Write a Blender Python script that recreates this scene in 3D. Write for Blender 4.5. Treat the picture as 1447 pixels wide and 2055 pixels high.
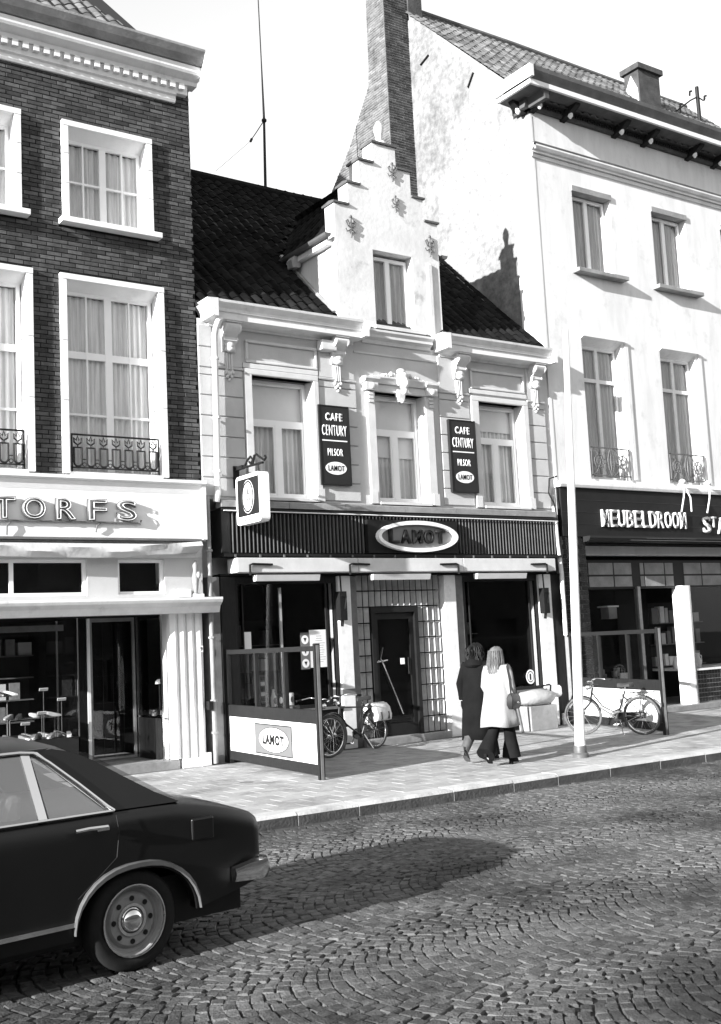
import bpy, bmesh, math, random
from math import *
from mathutils import Vector, Matrix
random.seed(7)
S = bpy.context.scene
COL = S.collection
for o in list(bpy.data.objects): bpy.data.objects.remove(o)

# ------------------------------------------------------------------ camera, sky, sun, exposure
CAM = Vector((0.0, -16.28, 1.8))
c_r = Vector((0.82408943, -0.56433474, -0.04901945))
c_u = Vector((-0.02571313, -0.12371462, 0.99198464))
c_f = Vector((0.56587582, 0.81622362, 0.11646273))
cd = bpy.data.cameras.new('camera')
cam = bpy.data.objects.new('camera', cd); COL.objects.link(cam)
cd.sensor_fit = 'VERTICAL'; cd.sensor_height = 36.0; cd.lens = 39.19
cd.clip_start = 0.05; cd.clip_end = 2000
cam.matrix_world = Matrix(((c_r.x, c_u.x, -c_f.x, CAM.x), (c_r.y, c_u.y, -c_f.y, CAM.y), (c_r.z, c_u.z, -c_f.z, CAM.z), (0, 0, 0, 1)))
S.camera = cam

SUN_AZ, SUN_EL = radians(12), radians(16.2)     # light travels 12 degrees off the street, falling 16 degrees
L = Vector((cos(SUN_AZ) * cos(SUN_EL), sin(SUN_AZ) * cos(SUN_EL), -sin(SUN_EL)))
W = bpy.data.worlds.new('World'); S.world = W; W.use_nodes = True
nt = W.node_tree; nt.nodes.clear()
sky = nt.nodes.new('ShaderNodeTexSky'); sky.sky_type = 'NISHITA'; sky.sun_disc = False
sky.sun_elevation = SUN_EL; sky.sun_rotation = atan2(-L.x, -L.y) % (2 * pi)
sky.air_density = 3.0; sky.dust_density = 0.0; sky.ozone_density = 1.0
bw = nt.nodes.new('ShaderNodeRGBToBW')
bg = nt.nodes.new('ShaderNodeBackground'); bg.inputs['Strength'].default_value = 0.125
wo = nt.nodes.new('ShaderNodeOutputWorld')
nt.links.new(sky.outputs[0], bw.inputs[0]); nt.links.new(bw.outputs[0], bg.inputs[0]); nt.links.new(bg.outputs[0], wo.inputs[0])
sd = bpy.data.lights.new('sun', 'SUN'); sd.energy = 5.0; sd.angle = radians(0.5); sd.color = (1, 1, 1)
sun = bpy.data.objects.new('sun', sd); COL.objects.link(sun)
sun.rotation_euler = (-L).to_track_quat('Z', 'Y').to_euler(); sun.location = (-20, -20, 20)
S.render.engine = 'CYCLES'; S.cycles.max_bounces = 5; S.cycles.diffuse_bounces = 3; S.cycles.glossy_bounces = 2; S.cycles.transparent_max_bounces = 12
S.view_settings.view_transform = 'Standard'; S.view_settings.look = 'None'
S.view_settings.gamma = 1.0; S.view_settings.exposure = 1.5
S.render.resolution_x = 721; S.render.resolution_y = 1024

# ------------------------------------------------------------------ helpers
def setp(o, label=None, cat=None, group=None, kind=None):
    if label: o['label'] = label
    if cat: o['category'] = cat
    if group: o['group'] = group
    if kind: o['kind'] = kind
    return o

def wm(o):
    m = o.matrix_basis.copy()
    if o.parent: m = wm(o.parent) @ o.matrix_parent_inverse @ m
    return m

def adopt(o, p):
    o.parent = p
    o.matrix_parent_inverse = wm(p).inverted()

def empty(name, loc=(0, 0, 0), rz=0.0, label=None, cat=None, group=None, parent=None):
    o = bpy.data.objects.new(name, None); COL.objects.link(o)
    o.empty_display_size = 0.2
    o.location = loc; o.rotation_euler = (0, 0, rz)
    if parent: adopt(o, parent)
    return setp(o, label, cat, group)

def link(name, me, mat=None, parent=None, local=False):
    if mat is not None and not me.materials: me.materials.append(mat)
    o = bpy.data.objects.new(name, me); COL.objects.link(o)
    if parent is not None:
        o.parent = parent
        if not local: o.matrix_parent_inverse = wm(parent).inverted()
    return o

class MB:
    def __init__(s): s.v = []; s.f = []
    def add(s, vs, fs):
        k = len(s.v); s.v += [tuple(v) for v in vs]; s.f += [tuple(i + k for i in f) for f in fs]; return s
    def box(s, x0, x1, y0, y1, z0, z1):
        return s.add([(x, y, z) for z in (z0, z1) for y in (y0, y1) for x in (x0, x1)],
                     [(0, 2, 3, 1), (4, 5, 7, 6), (0, 1, 5, 4), (2, 6, 7, 3), (0, 4, 6, 2), (1, 3, 7, 5)])
    def obox(s, c, ax, ay, az):
        c = Vector(c); ax, ay, az = Vector(ax), Vector(ay), Vector(az)
        return s.add([c + i * ax + j * ay + k * az for k in (-.5, .5) for j in (-.5, .5) for i in (-.5, .5)],
                     [(0, 2, 3, 1), (4, 5, 7, 6), (0, 1, 5, 4), (2, 6, 7, 3), (0, 4, 6, 2), (1, 3, 7, 5)])
    def prism(s, poly, axis, a0, a1):
        n = len(poly)
        def P(p, a):
            return (a, p[0], p[1]) if axis == 'x' else ((p[0], a, p[1]) if axis == 'y' else (p[0], p[1], a))
        return s.add([P(p, a0) for p in poly] + [P(p, a1) for p in poly],
                     [tuple(range(n))[::-1], tuple(range(n, 2 * n))] + [(i, (i + 1) % n, (i + 1) % n + n, i + n) for i in range(n)])
    def loft(s, rings, cap=True, wrap=True):
        n = len(rings[0]); k = len(rings); vs = [p for r in rings for p in r]; fs = []
        m = n if wrap else n - 1
        for i in range(k - 1):
            for j in range(m):
                fs.append((i * n + j, i * n + (j + 1) % n, (i + 1) * n + (j + 1) % n, (i + 1) * n + j))
        if cap and wrap: fs += [tuple(range(n))[::-1], tuple(range((k - 1) * n, k * n))]
        return s.add(vs, fs)
    def tube(s, path, r, n=6, closed=False):
        P = [Vector(p) for p in path]; k = len(P)
        R = r if isinstance(r, (list, tuple)) else [r] * k
        rings = []; prev = None
        for i in range(k):
            if closed: t = P[(i + 1) % k] - P[i - 1]
            else: t = P[min(i + 1, k - 1)] - P[max(i - 1, 0)]
            if t.length < 1e-9: t = Vector((0, 0, 1))
            t.normalize()
            if prev is None:
                a = Vector((0, 0, 1)) if abs(t.z) < .9 else Vector((1, 0, 0))
                u = t.cross(a).normalized()
            else:
                u = prev - t * prev.dot(t); u.normalize()
            prev = u; w = t.cross(u)
            rings.append([P[i] + (u * cos(2 * pi * j / n) + w * sin(2 * pi * j / n)) * R[i] for j in range(n)])
        if closed: rings.append(rings[0]); return s.loft(rings, cap=False)
        return s.loft(rings)
    def lathe(s, c, prof, n=12, axis='z', cap=True):
        rings = []
        for r, h in prof:
            ring = []
            for j in range(n):
                a = 2 * pi * j / n; p, q = r * cos(a), r * sin(a)
                ring.append((c[0] + p, c[1] + q, c[2] + h) if axis == 'z' else ((c[0] + p, c[1] + h, c[2] + q) if axis == 'y' else (c[0] + h, c[1] + p, c[2] + q)))
            rings.append(ring)
        return s.loft(rings, cap=cap)
    def ball(s, c, rx, ry=None, rz=None, n=8, m=5):
        ry = ry or rx; rz = rz or rx
        rings = []
        for i in range(m + 1):
            t = pi * i / m; q = max(sin(t), .02)
            rings.append([(c[0] + rx * q * cos(2 * pi * j / n), c[1] + ry * q * sin(2 * pi * j / n), c[2] - rz * cos(t)) for j in range(n)])
        return s.loft(rings)
    def mesh(s, name, smooth=None):
        me = bpy.data.meshes.new(name); me.from_pydata(s.v, [], s.f)
        bm = bmesh.new(); bm.from_mesh(me)
        bmesh.ops.recalc_face_normals(bm, faces=bm.faces); bm.to_mesh(me); bm.free()
        if smooth:
            me.polygons.foreach_set('use_smooth', [True] * len(me.polygons))
            me.set_sharp_from_angle(angle=radians(smooth))
        me.update(); return me
    def build(s, name, mat, parent=None, smooth=None, bevel=0, local=False, **kw):
        o = link(name, s.mesh(name, smooth), mat, parent, local)
        if bevel:
            b = o.modifiers.new('bevel', 'BEVEL'); b.width = bevel; b.segments = 2; b.limit_method = 'ANGLE'; b.angle_limit = radians(40)
        return setp(o, **kw)

def wallgrid(mb, x0, x1, z0, z1, holes, yf, depth):
    xs = sorted({x0, x1, *[h[0] for h in holes], *[h[1] for h in holes]}); zs = sorted({z0, z1, *[h[2] for h in holes], *[h[3] for h in holes]})
    xs = [x for x in xs if x0 <= x <= x1]; zs = [z for z in zs if z0 <= z <= z1]
    for a, b in zip(xs, xs[1:]):
        for c, d in zip(zs, zs[1:]):
            mx, mz = (a + b) / 2, (c + d) / 2
            if any(h[0] < mx < h[1] and h[2] < mz < h[3] for h in holes): continue
            mb.add([(a, yf, c), (b, yf, c), (b, yf, d), (a, yf, d)], [(0, 1, 2, 3)])
    for h in holes:
        a, b, c, d = h; y2 = yf + depth
        mb.add([(a, yf, c), (a, yf, d), (a, y2, d), (a, y2, c)], [(0, 1, 2, 3)])
        mb.add([(b, yf, c), (b, yf, d), (b, y2, d), (b, y2, c)], [(3, 2, 1, 0)])
        mb.add([(a, yf, c), (b, yf, c), (b, y2, c), (a, y2, c)], [(3, 2, 1, 0)])
        mb.add([(a, yf, d), (b, yf, d), (b, y2, d), (a, y2, d)], [(0, 1, 2, 3)])
    return mb

# ---- materials: all neutral grey, the place was photographed on black-and-white film
def mat(name, a, b=None, scale=3.0, rough=.7, bump=0.0, bscale=40.0, metal=0.0, rnd=0.0, spec=.4, detail=6, stretch=None, blotch=None):
    m = bpy.data.materials.new(name); m.use_nodes = True
    n = m.node_tree.nodes; l = m.node_tree.links; n.clear()
    out = n.new('ShaderNodeOutputMaterial'); p = n.new('ShaderNodeBsdfPrincipled'); l.new(p.outputs[0], out.inputs[0])
    p.inputs['Roughness'].default_value = rough; p.inputs['Metallic'].default_value = metal; p.inputs['Specular IOR Level'].default_value = spec
    geo = n.new('ShaderNodeNewGeometry'); vec = geo.outputs['Position']
    if stretch:
        mp = n.new('ShaderNodeMapping'); mp.inputs['Scale'].default_value = stretch; l.new(vec, mp.inputs[0]); vec = mp.outputs[0]
    b = a if b is None else b
    tx = n.new('ShaderNodeTexNoise'); tx.inputs['Scale'].default_value = scale; tx.inputs['Detail'].default_value = detail; tx.inputs['Roughness'].default_value = .65
    l.new(vec, tx.inputs['Vector'])
    r = n.new('ShaderNodeMapRange'); r.inputs['From Min'].default_value = .3; r.inputs['From Max'].default_value = .7
    r.inputs['To Min'].default_value = a; r.inputs['To Max'].default_value = b; l.new(tx.outputs['Fac'], r.inputs['Value'])
    col = r.outputs[0]
    if rnd:
        oi = n.new('ShaderNodeObjectInfo'); ad = n.new('ShaderNodeMath'); ad.operation = 'ADD'
        l.new(oi.outputs['Random'], ad.inputs[0]); l.new(geo.outputs['Random Per Island'], ad.inputs[1])
        fr = n.new('ShaderNodeMath'); fr.operation = 'FRACT'; l.new(ad.outputs[0], fr.inputs[0])
        mr = n.new('ShaderNodeMapRange'); mr.inputs['To Min'].default_value = 1 - rnd; mr.inputs['To Max'].default_value = 1 + rnd; l.new(fr.outputs[0], mr.inputs['Value'])
        mu = n.new('ShaderNodeMath'); mu.operation = 'MULTIPLY'; l.new(col, mu.inputs[0]); l.new(mr.outputs[0], mu.inputs[1]); col = mu.outputs[0]
    if blotch:                                     # stains and wear with a shape of their own: (scale, from, to, factor)
        t2 = n.new('ShaderNodeTexNoise'); t2.inputs['Scale'].default_value = blotch[0]; t2.inputs['Detail'].default_value = 8; t2.inputs['Roughness'].default_value = .7; l.new(geo.outputs['Position'], t2.inputs['Vector'])
        m2 = n.new('ShaderNodeMapRange'); m2.inputs['From Min'].default_value = blotch[1]; m2.inputs['From Max'].default_value = blotch[2]
        m2.inputs['To Min'].default_value = 1; m2.inputs['To Max'].default_value = blotch[3]; l.new(t2.outputs['Fac'], m2.inputs['Value'])
        mu = n.new('ShaderNodeMath'); mu.operation = 'MULTIPLY'; l.new(col, mu.inputs[0]); l.new(m2.outputs[0], mu.inputs[1]); col = mu.outputs[0]
    l.new(col, p.inputs['Base Color'])
    if bump:
        tb = n.new('ShaderNodeTexNoise'); tb.inputs['Scale'].default_value = bscale; tb.inputs['Detail'].default_value = 5; l.new(vec, tb.inputs['Vector'])
        bp = n.new('ShaderNodeBump'); bp.inputs['Strength'].default_value = bump; bp.inputs['Distance'].default_value = .02
        l.new(tb.outputs['Fac'], bp.inputs['Height']); l.new(bp.outputs[0], p.inputs['Normal'])
    return m

def glass(name, tint=.85, base=.03, graze=.5, rough=.01):
    m = bpy.data.materials.new(name); m.use_nodes = True
    n = m.node_tree.nodes; l = m.node_tree.links; n.clear()
    out = n.new('ShaderNodeOutputMaterial'); mx = n.new('ShaderNodeMixShader'); t = n.new('ShaderNodeBsdfTransparent'); g = n.new('ShaderNodeBsdfGlossy'); lw = n.new('ShaderNodeLayerWeight'); lw.inputs[0].default_value = .5
    pw = n.new('ShaderNodeMath'); pw.operation = 'POWER'; pw.inputs[1].default_value = 4.0; l.new(lw.outputs['Facing'], pw.inputs[0])
    f = n.new('ShaderNodeMath'); f.operation = 'MULTIPLY_ADD'; l.new(pw.outputs[0], f.inputs[0]); f.inputs[1].default_value = graze; f.inputs[2].default_value = base
    t.inputs[0].default_value = (tint, tint, tint, 1); g.inputs['Roughness'].default_value = rough
    l.new(f.outputs[0], mx.inputs[0]); l.new(t.outputs[0], mx.inputs[1]); l.new(g.outputs[0], mx.inputs[2]); l.new(mx.outputs[0], out.inputs[0])
    return m

M = {}
M['stone'] = mat('white_painted_stone', .72, .82, 2.0, .7, .15, 60, blotch=(1.3, .55, .75, .8))
M['plaster'] = mat('old_white_plaster', .5, .68, 1.2, .9, .25, 10, blotch=(1.9, .58, .74, .5))
M['plaster_rough'] = mat('rough_gable_plaster', .16, .34, 7, .95, 1.0, 8, blotch=(.42, .46, .66, .45), spec=.1, detail=9)
M['smooth_white'] = mat('smooth_white_paint', .55, .72, 2.2, .7, .12, 40, blotch=(1.6, .56, .72, .8), stretch=(1, 1, .22))
M['cafe'] = mat('pale_grey_stucco', .42, .52, 2.0, .8, .2, 50, blotch=(1.0, .52, .72, .8))
M['cafe_trim'] = mat('pale_moulded_stucco', .5, .6, 4.0, .75, .1, 60)
M['white'] = mat('white_paint', .78, .84, 3.0, .45, .03, 60)
M['offwhite'] = mat('worn_white_paint', .62, .74, 5.0, .55, .05, 60, blotch=(3, .55, .75, .7))
M['brick'] = mat('dark_brick', .042, .09, 7.0, .9, .35, 60, rnd=.45, spec=.2)
M['mortar'] = mat('dark_mortar', .01, .02, 12, .95, .3, 50, spec=.1)
M['old_brick'] = mat('old_chimney_brick', .06, .17, 4.0, .9, .5, 40, rnd=.35)
M['old_mortar'] = mat('old_lime_mortar', .12, .2, 4.0, .95, .4, 40)
M['roof'] = mat('dark_roof_tile', .004, .012, 3.0, 1.0, .2, 40, rnd=.6, spec=.1)
M['roof_r'] = mat('weathered_roof_tile', .06, .14, 3.0, .85, .2, 40, rnd=.5)
M['under'] = mat('roof_battens', .012)
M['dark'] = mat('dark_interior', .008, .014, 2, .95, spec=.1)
M['black'] = mat('black_paint', .008, .014, 5, .5, spec=.25)
M['iron'] = mat('black_iron', .006, .012, 20, .6, .1, 60, spec=.2)
M['darkwood'] = mat('dark_stained_wood', .009, .02, 6, .6, .15, 30, stretch=(8, 8, 1), spec=.2)
M['greywood'] = mat('grey_painted_wood', .1, .16, 6, .6, .1, 30, spec=.3)
M['fin'] = mat('fascia_fin_metal', .09, .14, 6, .5, spec=.3)
M['fascia'] = mat('dark_fascia_board', .008, .014, 3, .6, spec=.2)
M['lead'] = mat('grey_lead_flashing', .16, .3, 3, .6, .2, 20)
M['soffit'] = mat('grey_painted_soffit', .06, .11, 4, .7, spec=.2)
M['gutter'] = mat('dark_zinc_gutter', .06, .12, 3, .5, .1, 20)
M['slab'] = mat('pavement_slab', .25, .37, 4.0, .9, .3, 60, rnd=.13, blotch=(1.3, .5, .68, .5))
M['joint'] = mat('sandy_joint', .06, .1, 8, .95, .3, 40)
M['kerb_face'] = mat('dark_kerb_face', .035, .08, 6, .9, .5, 30)
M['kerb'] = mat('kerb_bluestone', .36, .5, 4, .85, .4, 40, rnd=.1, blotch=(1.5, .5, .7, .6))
M['cobble'] = mat('basalt_cobble', .065, .135, 16, .88, .6, 70, rnd=.3, spec=.2, blotch=(.21, .47, .6, .3))
M['roadbed'] = mat('sand_between_cobbles', .02, .05, 10, .95, .4, 60)
M['curtain'] = mat('net_curtain', .5, .85, 3, .9, stretch=(12, 1, .35), rnd=.14)  # vertical stripes put the shading of the folds into the colour
M['curtain_d'] = mat('grey_curtain', .26, .46, 3, .9, stretch=(9, 1, .4))
M['blind'] = mat('roller_blind', .62, .7, 2, .9)
M['pane'] = glass('window_glass', .98, .02, .4)
M['screenglass'] = glass('screen_glass', .95, .01, .15)
M['carglass'] = glass('car_glass', .85, .22, .5)
M['oval_grey'] = mat('oval_sign_enamel', .2, .24, 3, .5)
M['badge'] = mat('grey_badge_enamel', .12, .14, 3, .5)
M['shopglass'] = glass('shop_window_glass', .85, .018, .3)
M['sign_grey'] = mat('dark_sign_enamel', .016, .022, 3, .4, spec=.25)
M['sign_white'] = mat('white_enamel', .82, .86, 3, .35)
M['sign_mid'] = mat('pale_grey_enamel', .42, .46, 3, .4)
M['neon'] = mat('white_neon_tube', .75, .8, 3, .2)
M['canvas'] = mat('folded_canvas', .4, .52, 3, .9, .3, 15)
M['gblock'] = mat('glazed_block', .28, .4, 7, .45, rnd=.15, spec=.4)
M['tileblack'] = mat('black_glazed_tile', .012, .022, 8, .12, rnd=.3, spec=.6)
M['grout'] = mat('pale_grout', .16, .22, 8, .9)
M['chrome'] = mat('chrome', .75, .8, 3, .12, metal=1.0)
M['paper'] = mat('paper', .7, .76, 4, .8)

# ---- repeated pieces: the largest in view become objects, the rest one mesh
def in_view(p, mx=60):
    v = Vector(p) - CAM; w = v.dot(c_f)
    if w < .3: return None
    x = 723.5 + 2236.9 * v.dot(c_r) / w; y = 1027.5 - 2236.9 * v.dot(c_u) / w
    return w if (-mx < x < 1447 + mx and -mx < y < 2055 + mx) else None

def pieces(name, me, material, places, parent, limit=300, stuffname=None, size=None):
    """places: list of world matrices for the unit mesh me"""
    if me.materials and me.materials[0] is not material: me = me.copy(); me.materials.clear()
    if not me.materials: me.materials.append(material)
    key = []
    for i, m in enumerate(places):
        w = in_view(m.translation, -5)
        sc = (size(m) if size else 1.0)
        key.append((1e9 if w is None else w / sc, i))
    order = [i for k, i in sorted(key)]
    near = order[:limit]; rest = order[limit:]
    pinv = wm(parent).inverted()
    for i in near:
        o = bpy.data.objects.new(name, me); COL.objects.link(o); o.parent = parent; o.matrix_parent_inverse = pinv; o.matrix_basis = places[i]
    if rest:
        V = [v.co.copy() for v in me.vertices]; F = [tuple(p.vertices) for p in me.polygons]
        mb = MB()
        for i in rest:
            m = places[i]; k = len(mb.v); mb.v += [tuple(m @ v) for v in V]; mb.f += [tuple(j + k for j in f) for f in F]
        m2 = bpy.data.meshes.new(stuffname or name + 's'); m2.from_pydata(mb.v, [], mb.f); m2.materials.append(material)
        if me.polygons[0].use_smooth: m2.polygons.foreach_set('use_smooth', [True] * len(m2.polygons)); m2.set_sharp_from_angle(angle=radians(35))
        o = link(stuffname or name + 's', m2, None, parent); o['kind'] = 'stuff'

def chamfer_unit(cham=(.04, .12, .12), smooth=False):
    """unit block, x,z in -.5...5, front face at y=0 going back to y=1; edges of the front chamfered (fractions)"""
    cx, cy, cz = cham; mb = MB()
    b = [(-.5, 1, -.5), (.5, 1, -.5), (.5, 1, .5), (-.5, 1, .5)]
    m = [(-.5, cy, -.5), (.5, cy, -.5), (.5, cy, .5), (-.5, cy, .5)]
    f = [(-.5 + cx, 0, -.5 + cz), (.5 - cx, 0, -.5 + cz), (.5 - cx, 0, .5 - cz), (-.5 + cx, 0, .5 - cz)]
    mb.loft([b, m, f], cap=False); mb.add(f, [(0, 1, 2, 3)])
    return mb.mesh('unit_block')

def TS(x, y, z, sx, sy, sz): return Matrix.Translation((x, y, z)) @ Matrix.Diagonal((sx, sy, sz, 1))

def text_mesh(s, h=1.0, w=None, ext=.02, off=0.0, outline=0.0, cw=1.0):
    cu = bpy.data.curves.new('lettering', 'FONT'); cu.body = s; cu.size = 1.0; cu.extrude = 0; cu.offset = off; cu.align_x = 'CENTER'; cu.space_character = cw
    cu.resolution_u = 4
    if outline: cu.fill_mode = 'NONE'; cu.bevel_depth = outline; cu.bevel_resolution = 1
    o = bpy.data.objects.new('lettering', cu); COL.objects.link(o)
    dg = bpy.context.evaluated_depsgraph_get(); dg.update()
    me = bpy.data.meshes.new_from_object(o.evaluated_get(dg)); bpy.data.objects.remove(o); bpy.data.curves.remove(cu)
    xs = [v.co.x for v in me.vertices]; ys = [v.co.y for v in me.vertices]
    x0, x1, y0, y1 = min(xs), max(xs), min(ys), max(ys)
    sy = h / (y1 - y0); sx = (w / (x1 - x0)) if w else sy
    for v in me.vertices: v.co = ((v.co.x - (x0 + x1) / 2) * sx, (v.co.y - (y0 + y1) / 2) * sy, v.co.z * sy)
    if not outline and ext:
        bm = bmesh.new(); bm.from_mesh(me)
        bmesh.ops.remove_doubles(bm, verts=bm.verts, dist=1e-5)
        r = bmesh.ops.extrude_face_region(bm, geom=list(bm.faces))
        for e in r['geom']:
            if isinstance(e, bmesh.types.BMVert): e.co.z += ext
        bmesh.ops.recalc_face_normals(bm, faces=bm.faces); bm.to_mesh(me); bm.free()
    me.materials.clear(); return me

FRONT = Matrix(((1, 0, 0, 0), (0, 0, -1, 0), (0, 1, 0, 0), (0, 0, 0, 1)))     # text in the facade plane, facing the street
def put_text(s, x, y, z, h, w=None, ext=.015, off=0.0, material=None, parent=None, name='lettering', outline=0.0, basis=None, cw=1.0):
    me = text_mesh(s, h, w, ext, off, outline, cw); me.name = name
    o = link(name, me, material, parent)
    o.matrix_basis = Matrix.Translation((x, y, z)) @ (basis or FRONT)
    return o

def oval(mb, x, y, z, a, b, d, n=32, basis=None):
    """flat oval disc in the facade plane, from y to y-d"""
    return mb.prism([(x + a * cos(2 * pi * i / n), z + b * sin(2 * pi * i / n)) for i in range(n)], 'y', y, y - d)
def ovalring(mb, x, y, z, a, b, w, d, n=40):
    P = lambda k, q, yy: (x + (a + k) * cos(q), yy, z + (b + k) * sin(q))
    rings = []
    for i in range(n + 1):
        q = 2 * pi * i / n; rings.append([P(-w, q, y), P(0, q, y), P(0, q, y - d), P(-w, q, y - d)])
    return mb.loft(rings, cap=False)

def curtain(x0, x1, z0, z1, y, parent, material, waves=None, name='curtain'):
    mb = MB(); n = max(12, int((x1 - x0) / .02)); ph = random.random() * 6
    pts = [(x0 + (x1 - x0) * i / n) for i in range(n + 1)]
    k = waves or (x1 - x0) / .11
    top = [(x, y + .018 * sin(2 * pi * k * (x - x0) / (x1 - x0) + ph) + .008 * sin(17 * x + ph), z1) for x in pts]
    bot = [(p[0] + .01 * sin(9 * p[0] + ph), y + (p[1] - y) * 1.5, z0) for p in top]
    mb.loft([bot, top], wrap=False, cap=False)
    return mb.build(name, material, parent, smooth=80)

def window(parent, x0, x1, z0, z1, y, bars_v, bars_h, fr=.06, mid=None, material=None, cols=None, depth=.06, thin=.025, cur=None, curz=None, blind=None):
    """a window part: frame mesh, each pane and the curtain as sub-parts. bars_v: list of (x, width), bars_h: list of (z, width)"""
    mb = MB(); m = material or M['white']
    mb.box(x0, x0 + fr, y, y + depth, z0, z1); mb.box(x1 - fr, x1, y, y + depth, z0, z1)
    mb.box(x0 + fr, x1 - fr, y, y + depth, z0, z0 + fr); mb.box(x0 + fr, x1 - fr, y, y + depth, z1 - fr, z1)
    for i, (x, w) in enumerate(bars_v): mb.box(x - w / 2, x + w / 2, y + .004, y + depth - .004, z0 + fr, z1 - fr)
    xs = [x0 + fr] + [e for x, w in bars_v for e in (x - w / 2, x + w / 2)] + [x1 - fr]
    zs = [z0 + fr] + [e for z, w in bars_h for e in (z - w / 2, z + w / 2)] + [z1 - fr]
    for a, b in zip(xs[::2], xs[1::2]):
        for z, w in bars_h: mb.box(a, b, y + .008, y + depth - .008, z - w / 2, z + w / 2)
    o = mb.build('window', m, parent)
    for a, b in zip(xs[::2], xs[1::2]):
        for c, d in zip(zs[::2], zs[1::2]):
            MB().box(a, b, y + depth * .5, y + depth * .5 + .005, c, d).build('pane', M['pane'], o)
    if cur:
        c0, c1 = curz or (z0 + fr, z1 - fr)
        curtain(x0 + .03, (x0 + x1) / 2 - .02, c0, c1, y + depth + .035, o, cur); curtain((x0 + x1) / 2 - .03, x1 - .03, c0, c1, y + depth + .035, o, cur)
    if blind:
        for a, b, c, d in blind: MB().box(a, b, y + depth + .01, y + depth + .016, c, d).build('roller_blind', M['blind'], o)
    return o
# ================================================================== ground, road, pavement
g = MB().add([(-300, -300, -.2), (300, -300, -.2), (300, 300, -.2), (-300, 300, -.2)], [(0, 1, 2, 3)]).build('ground', M['joint'], kind='structure')
road = MB().add([(-60, -20.0, -.137), (80, -20.0, -.137), (80, -5.55, -.137), (-60, -5.55, -.137)], [(0, 1, 2, 3)]).build('road', M['roadbed'], kind='structure')

def cobble_mesh(seed):
    rr = random.Random(seed); mb = MB()
    j = lambda s: rr.uniform(-s, s)
    b = [(-.5, -.5, -1), (.5, -.5, -1), (.5, .5, -1), (-.5, .5, -1)]
    m = [(x + j(.05), y + j(.05), -.14 + j(.05)) for x, y in ((-.5, -.5), (.5, -.5), (.5, .5), (-.5, .5))]
    t = [(p[0] * .84 + j(.03), p[1] * .84 + j(.03), j(.05)) for p in m]
    mb.loft([b, m, t], cap=False); mb.add(t + [(j(.1), j(.1), .1)], [(0, 1, 4), (1, 2, 4), (2, 3, 4), (3, 0, 4)])
    me = mb.mesh('cobble'); me.polygons.foreach_set('use_smooth', [True] * len(me.polygons)); me.set_sharp_from_angle(angle=radians(35)); return me
cob = [cobble_mesh(i) for i in range(6)]
sets = [[] for _ in cob]
Wd, Rr, row = 1.6, 1.07, .09
rc = random.Random(3)
for c in range(6):
    yc = -6.3 - Wd * c + 0.0
    nst = 19; amax = asin(Wd / 2 / Rr)
    x = -1.5
    while x < 17.5:
        x += row * rc.uniform(.94, 1.06)
        sh = rc.uniform(-.5, .5) * amax / nst
        for k in range(nst):
            a = -amax + (k + .5) * 2 * amax / nst + sh + rc.uniform(-.018, .018)
            px = x - Rr * cos(a) + Rr + rc.uniform(-.012, .012) + .05 * sin(x * .9 + c * 2); py = yc + Rr * sin(a) + .05 * sin(x * 1.3 + c)
            if py > -5.72: continue
            if in_view((px, py, -.12), 260) is None: continue
            ln = 2 * amax / nst * Rr * rc.uniform(.9, 1.0); wd = row * max(cos(a), .68) * rc.uniform(.88, 1.0)
            m = Matrix.Translation((px, py, -.122 + rc.uniform(-.004, .004))) @ Matrix.Rotation(-a + pi / 2 + rc.uniform(-.07, .07) , 4, 'Z').to_4x4()
            m = m @ Matrix.Rotation(rc.uniform(-.035, .035), 4, 'X') @ Matrix.Rotation(rc.uniform(-.035, .035), 4, 'Y') @ Matrix.Diagonal((ln, wd, .045, 1))
            sets[rc.randrange(6)].append(m)
for i, me in enumerate(cob): pieces('cobble', me, M['cobble'], sets[i], road, limit=50, stuffname='cobbles')

pav = MB().box(-20, 40, -5.28, .0, -.19, -.004).build('pavement', M['joint'], kind='structure')
slab = MB(); sb = [(-.5, -.5, -1), (.5, -.5, -1), (.5, .5, -1), (-.5, .5, -1)]
sm_ = [(-.5, -.5, -.04), (.5, -.5, -.04), (.5, .5, -.04), (-.5, .5, -.04)]; st_ = [(-.499, -.499, 0), (.499, -.499, 0), (.499, .499, 0), (-.499, .499, 0)]
slab.loft([sb, sm_, st_], cap=False); slab.add(st_, [(0, 1, 2, 3)])
slabme = slab.mesh('paving_slab'); pl = []
rp = random.Random(5)
for j in range(18):
    yy = -5.27 + .15 + j * .3
    if yy > -.02: break
    off = (j % 2) * .225
    for i in range(-4, 62):
        xx = 2.0 + i * .45 + off
        if xx > 24 or in_view((xx, yy, 0), 220) is None: continue
        m = Matrix.Translation((xx, yy, rp.uniform(-.0008, .0008))) @ Matrix.Rotation(rp.uniform(-.002, .002), 4, 'X') @ Matrix.Rotation(rp.uniform(-.0008, .0008), 4, 'Y') @ Matrix.Diagonal((.438, .288, .05, 1))
        pl.append(m)
pieces('paving_slab', slabme, M['slab'], pl, pav, stuffname='paving_slabs')
kx = 1.0; rk = random.Random(11)
while kx < 24:
    ln = rk.choice((.8, .95, 1.0, 1.35)) * rk.uniform(.95, 1.05)
    mb = MB(); dz = rk.uniform(-.006, .006)
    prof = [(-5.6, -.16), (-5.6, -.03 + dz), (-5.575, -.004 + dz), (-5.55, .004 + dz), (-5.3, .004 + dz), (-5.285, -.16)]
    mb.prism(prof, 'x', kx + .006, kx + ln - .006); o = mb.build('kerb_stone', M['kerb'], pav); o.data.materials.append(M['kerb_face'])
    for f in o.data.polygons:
        if f.normal.y < -.9: f.material_index = 1  # side towards the road gets the darker kerb material
    kx += ln
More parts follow.
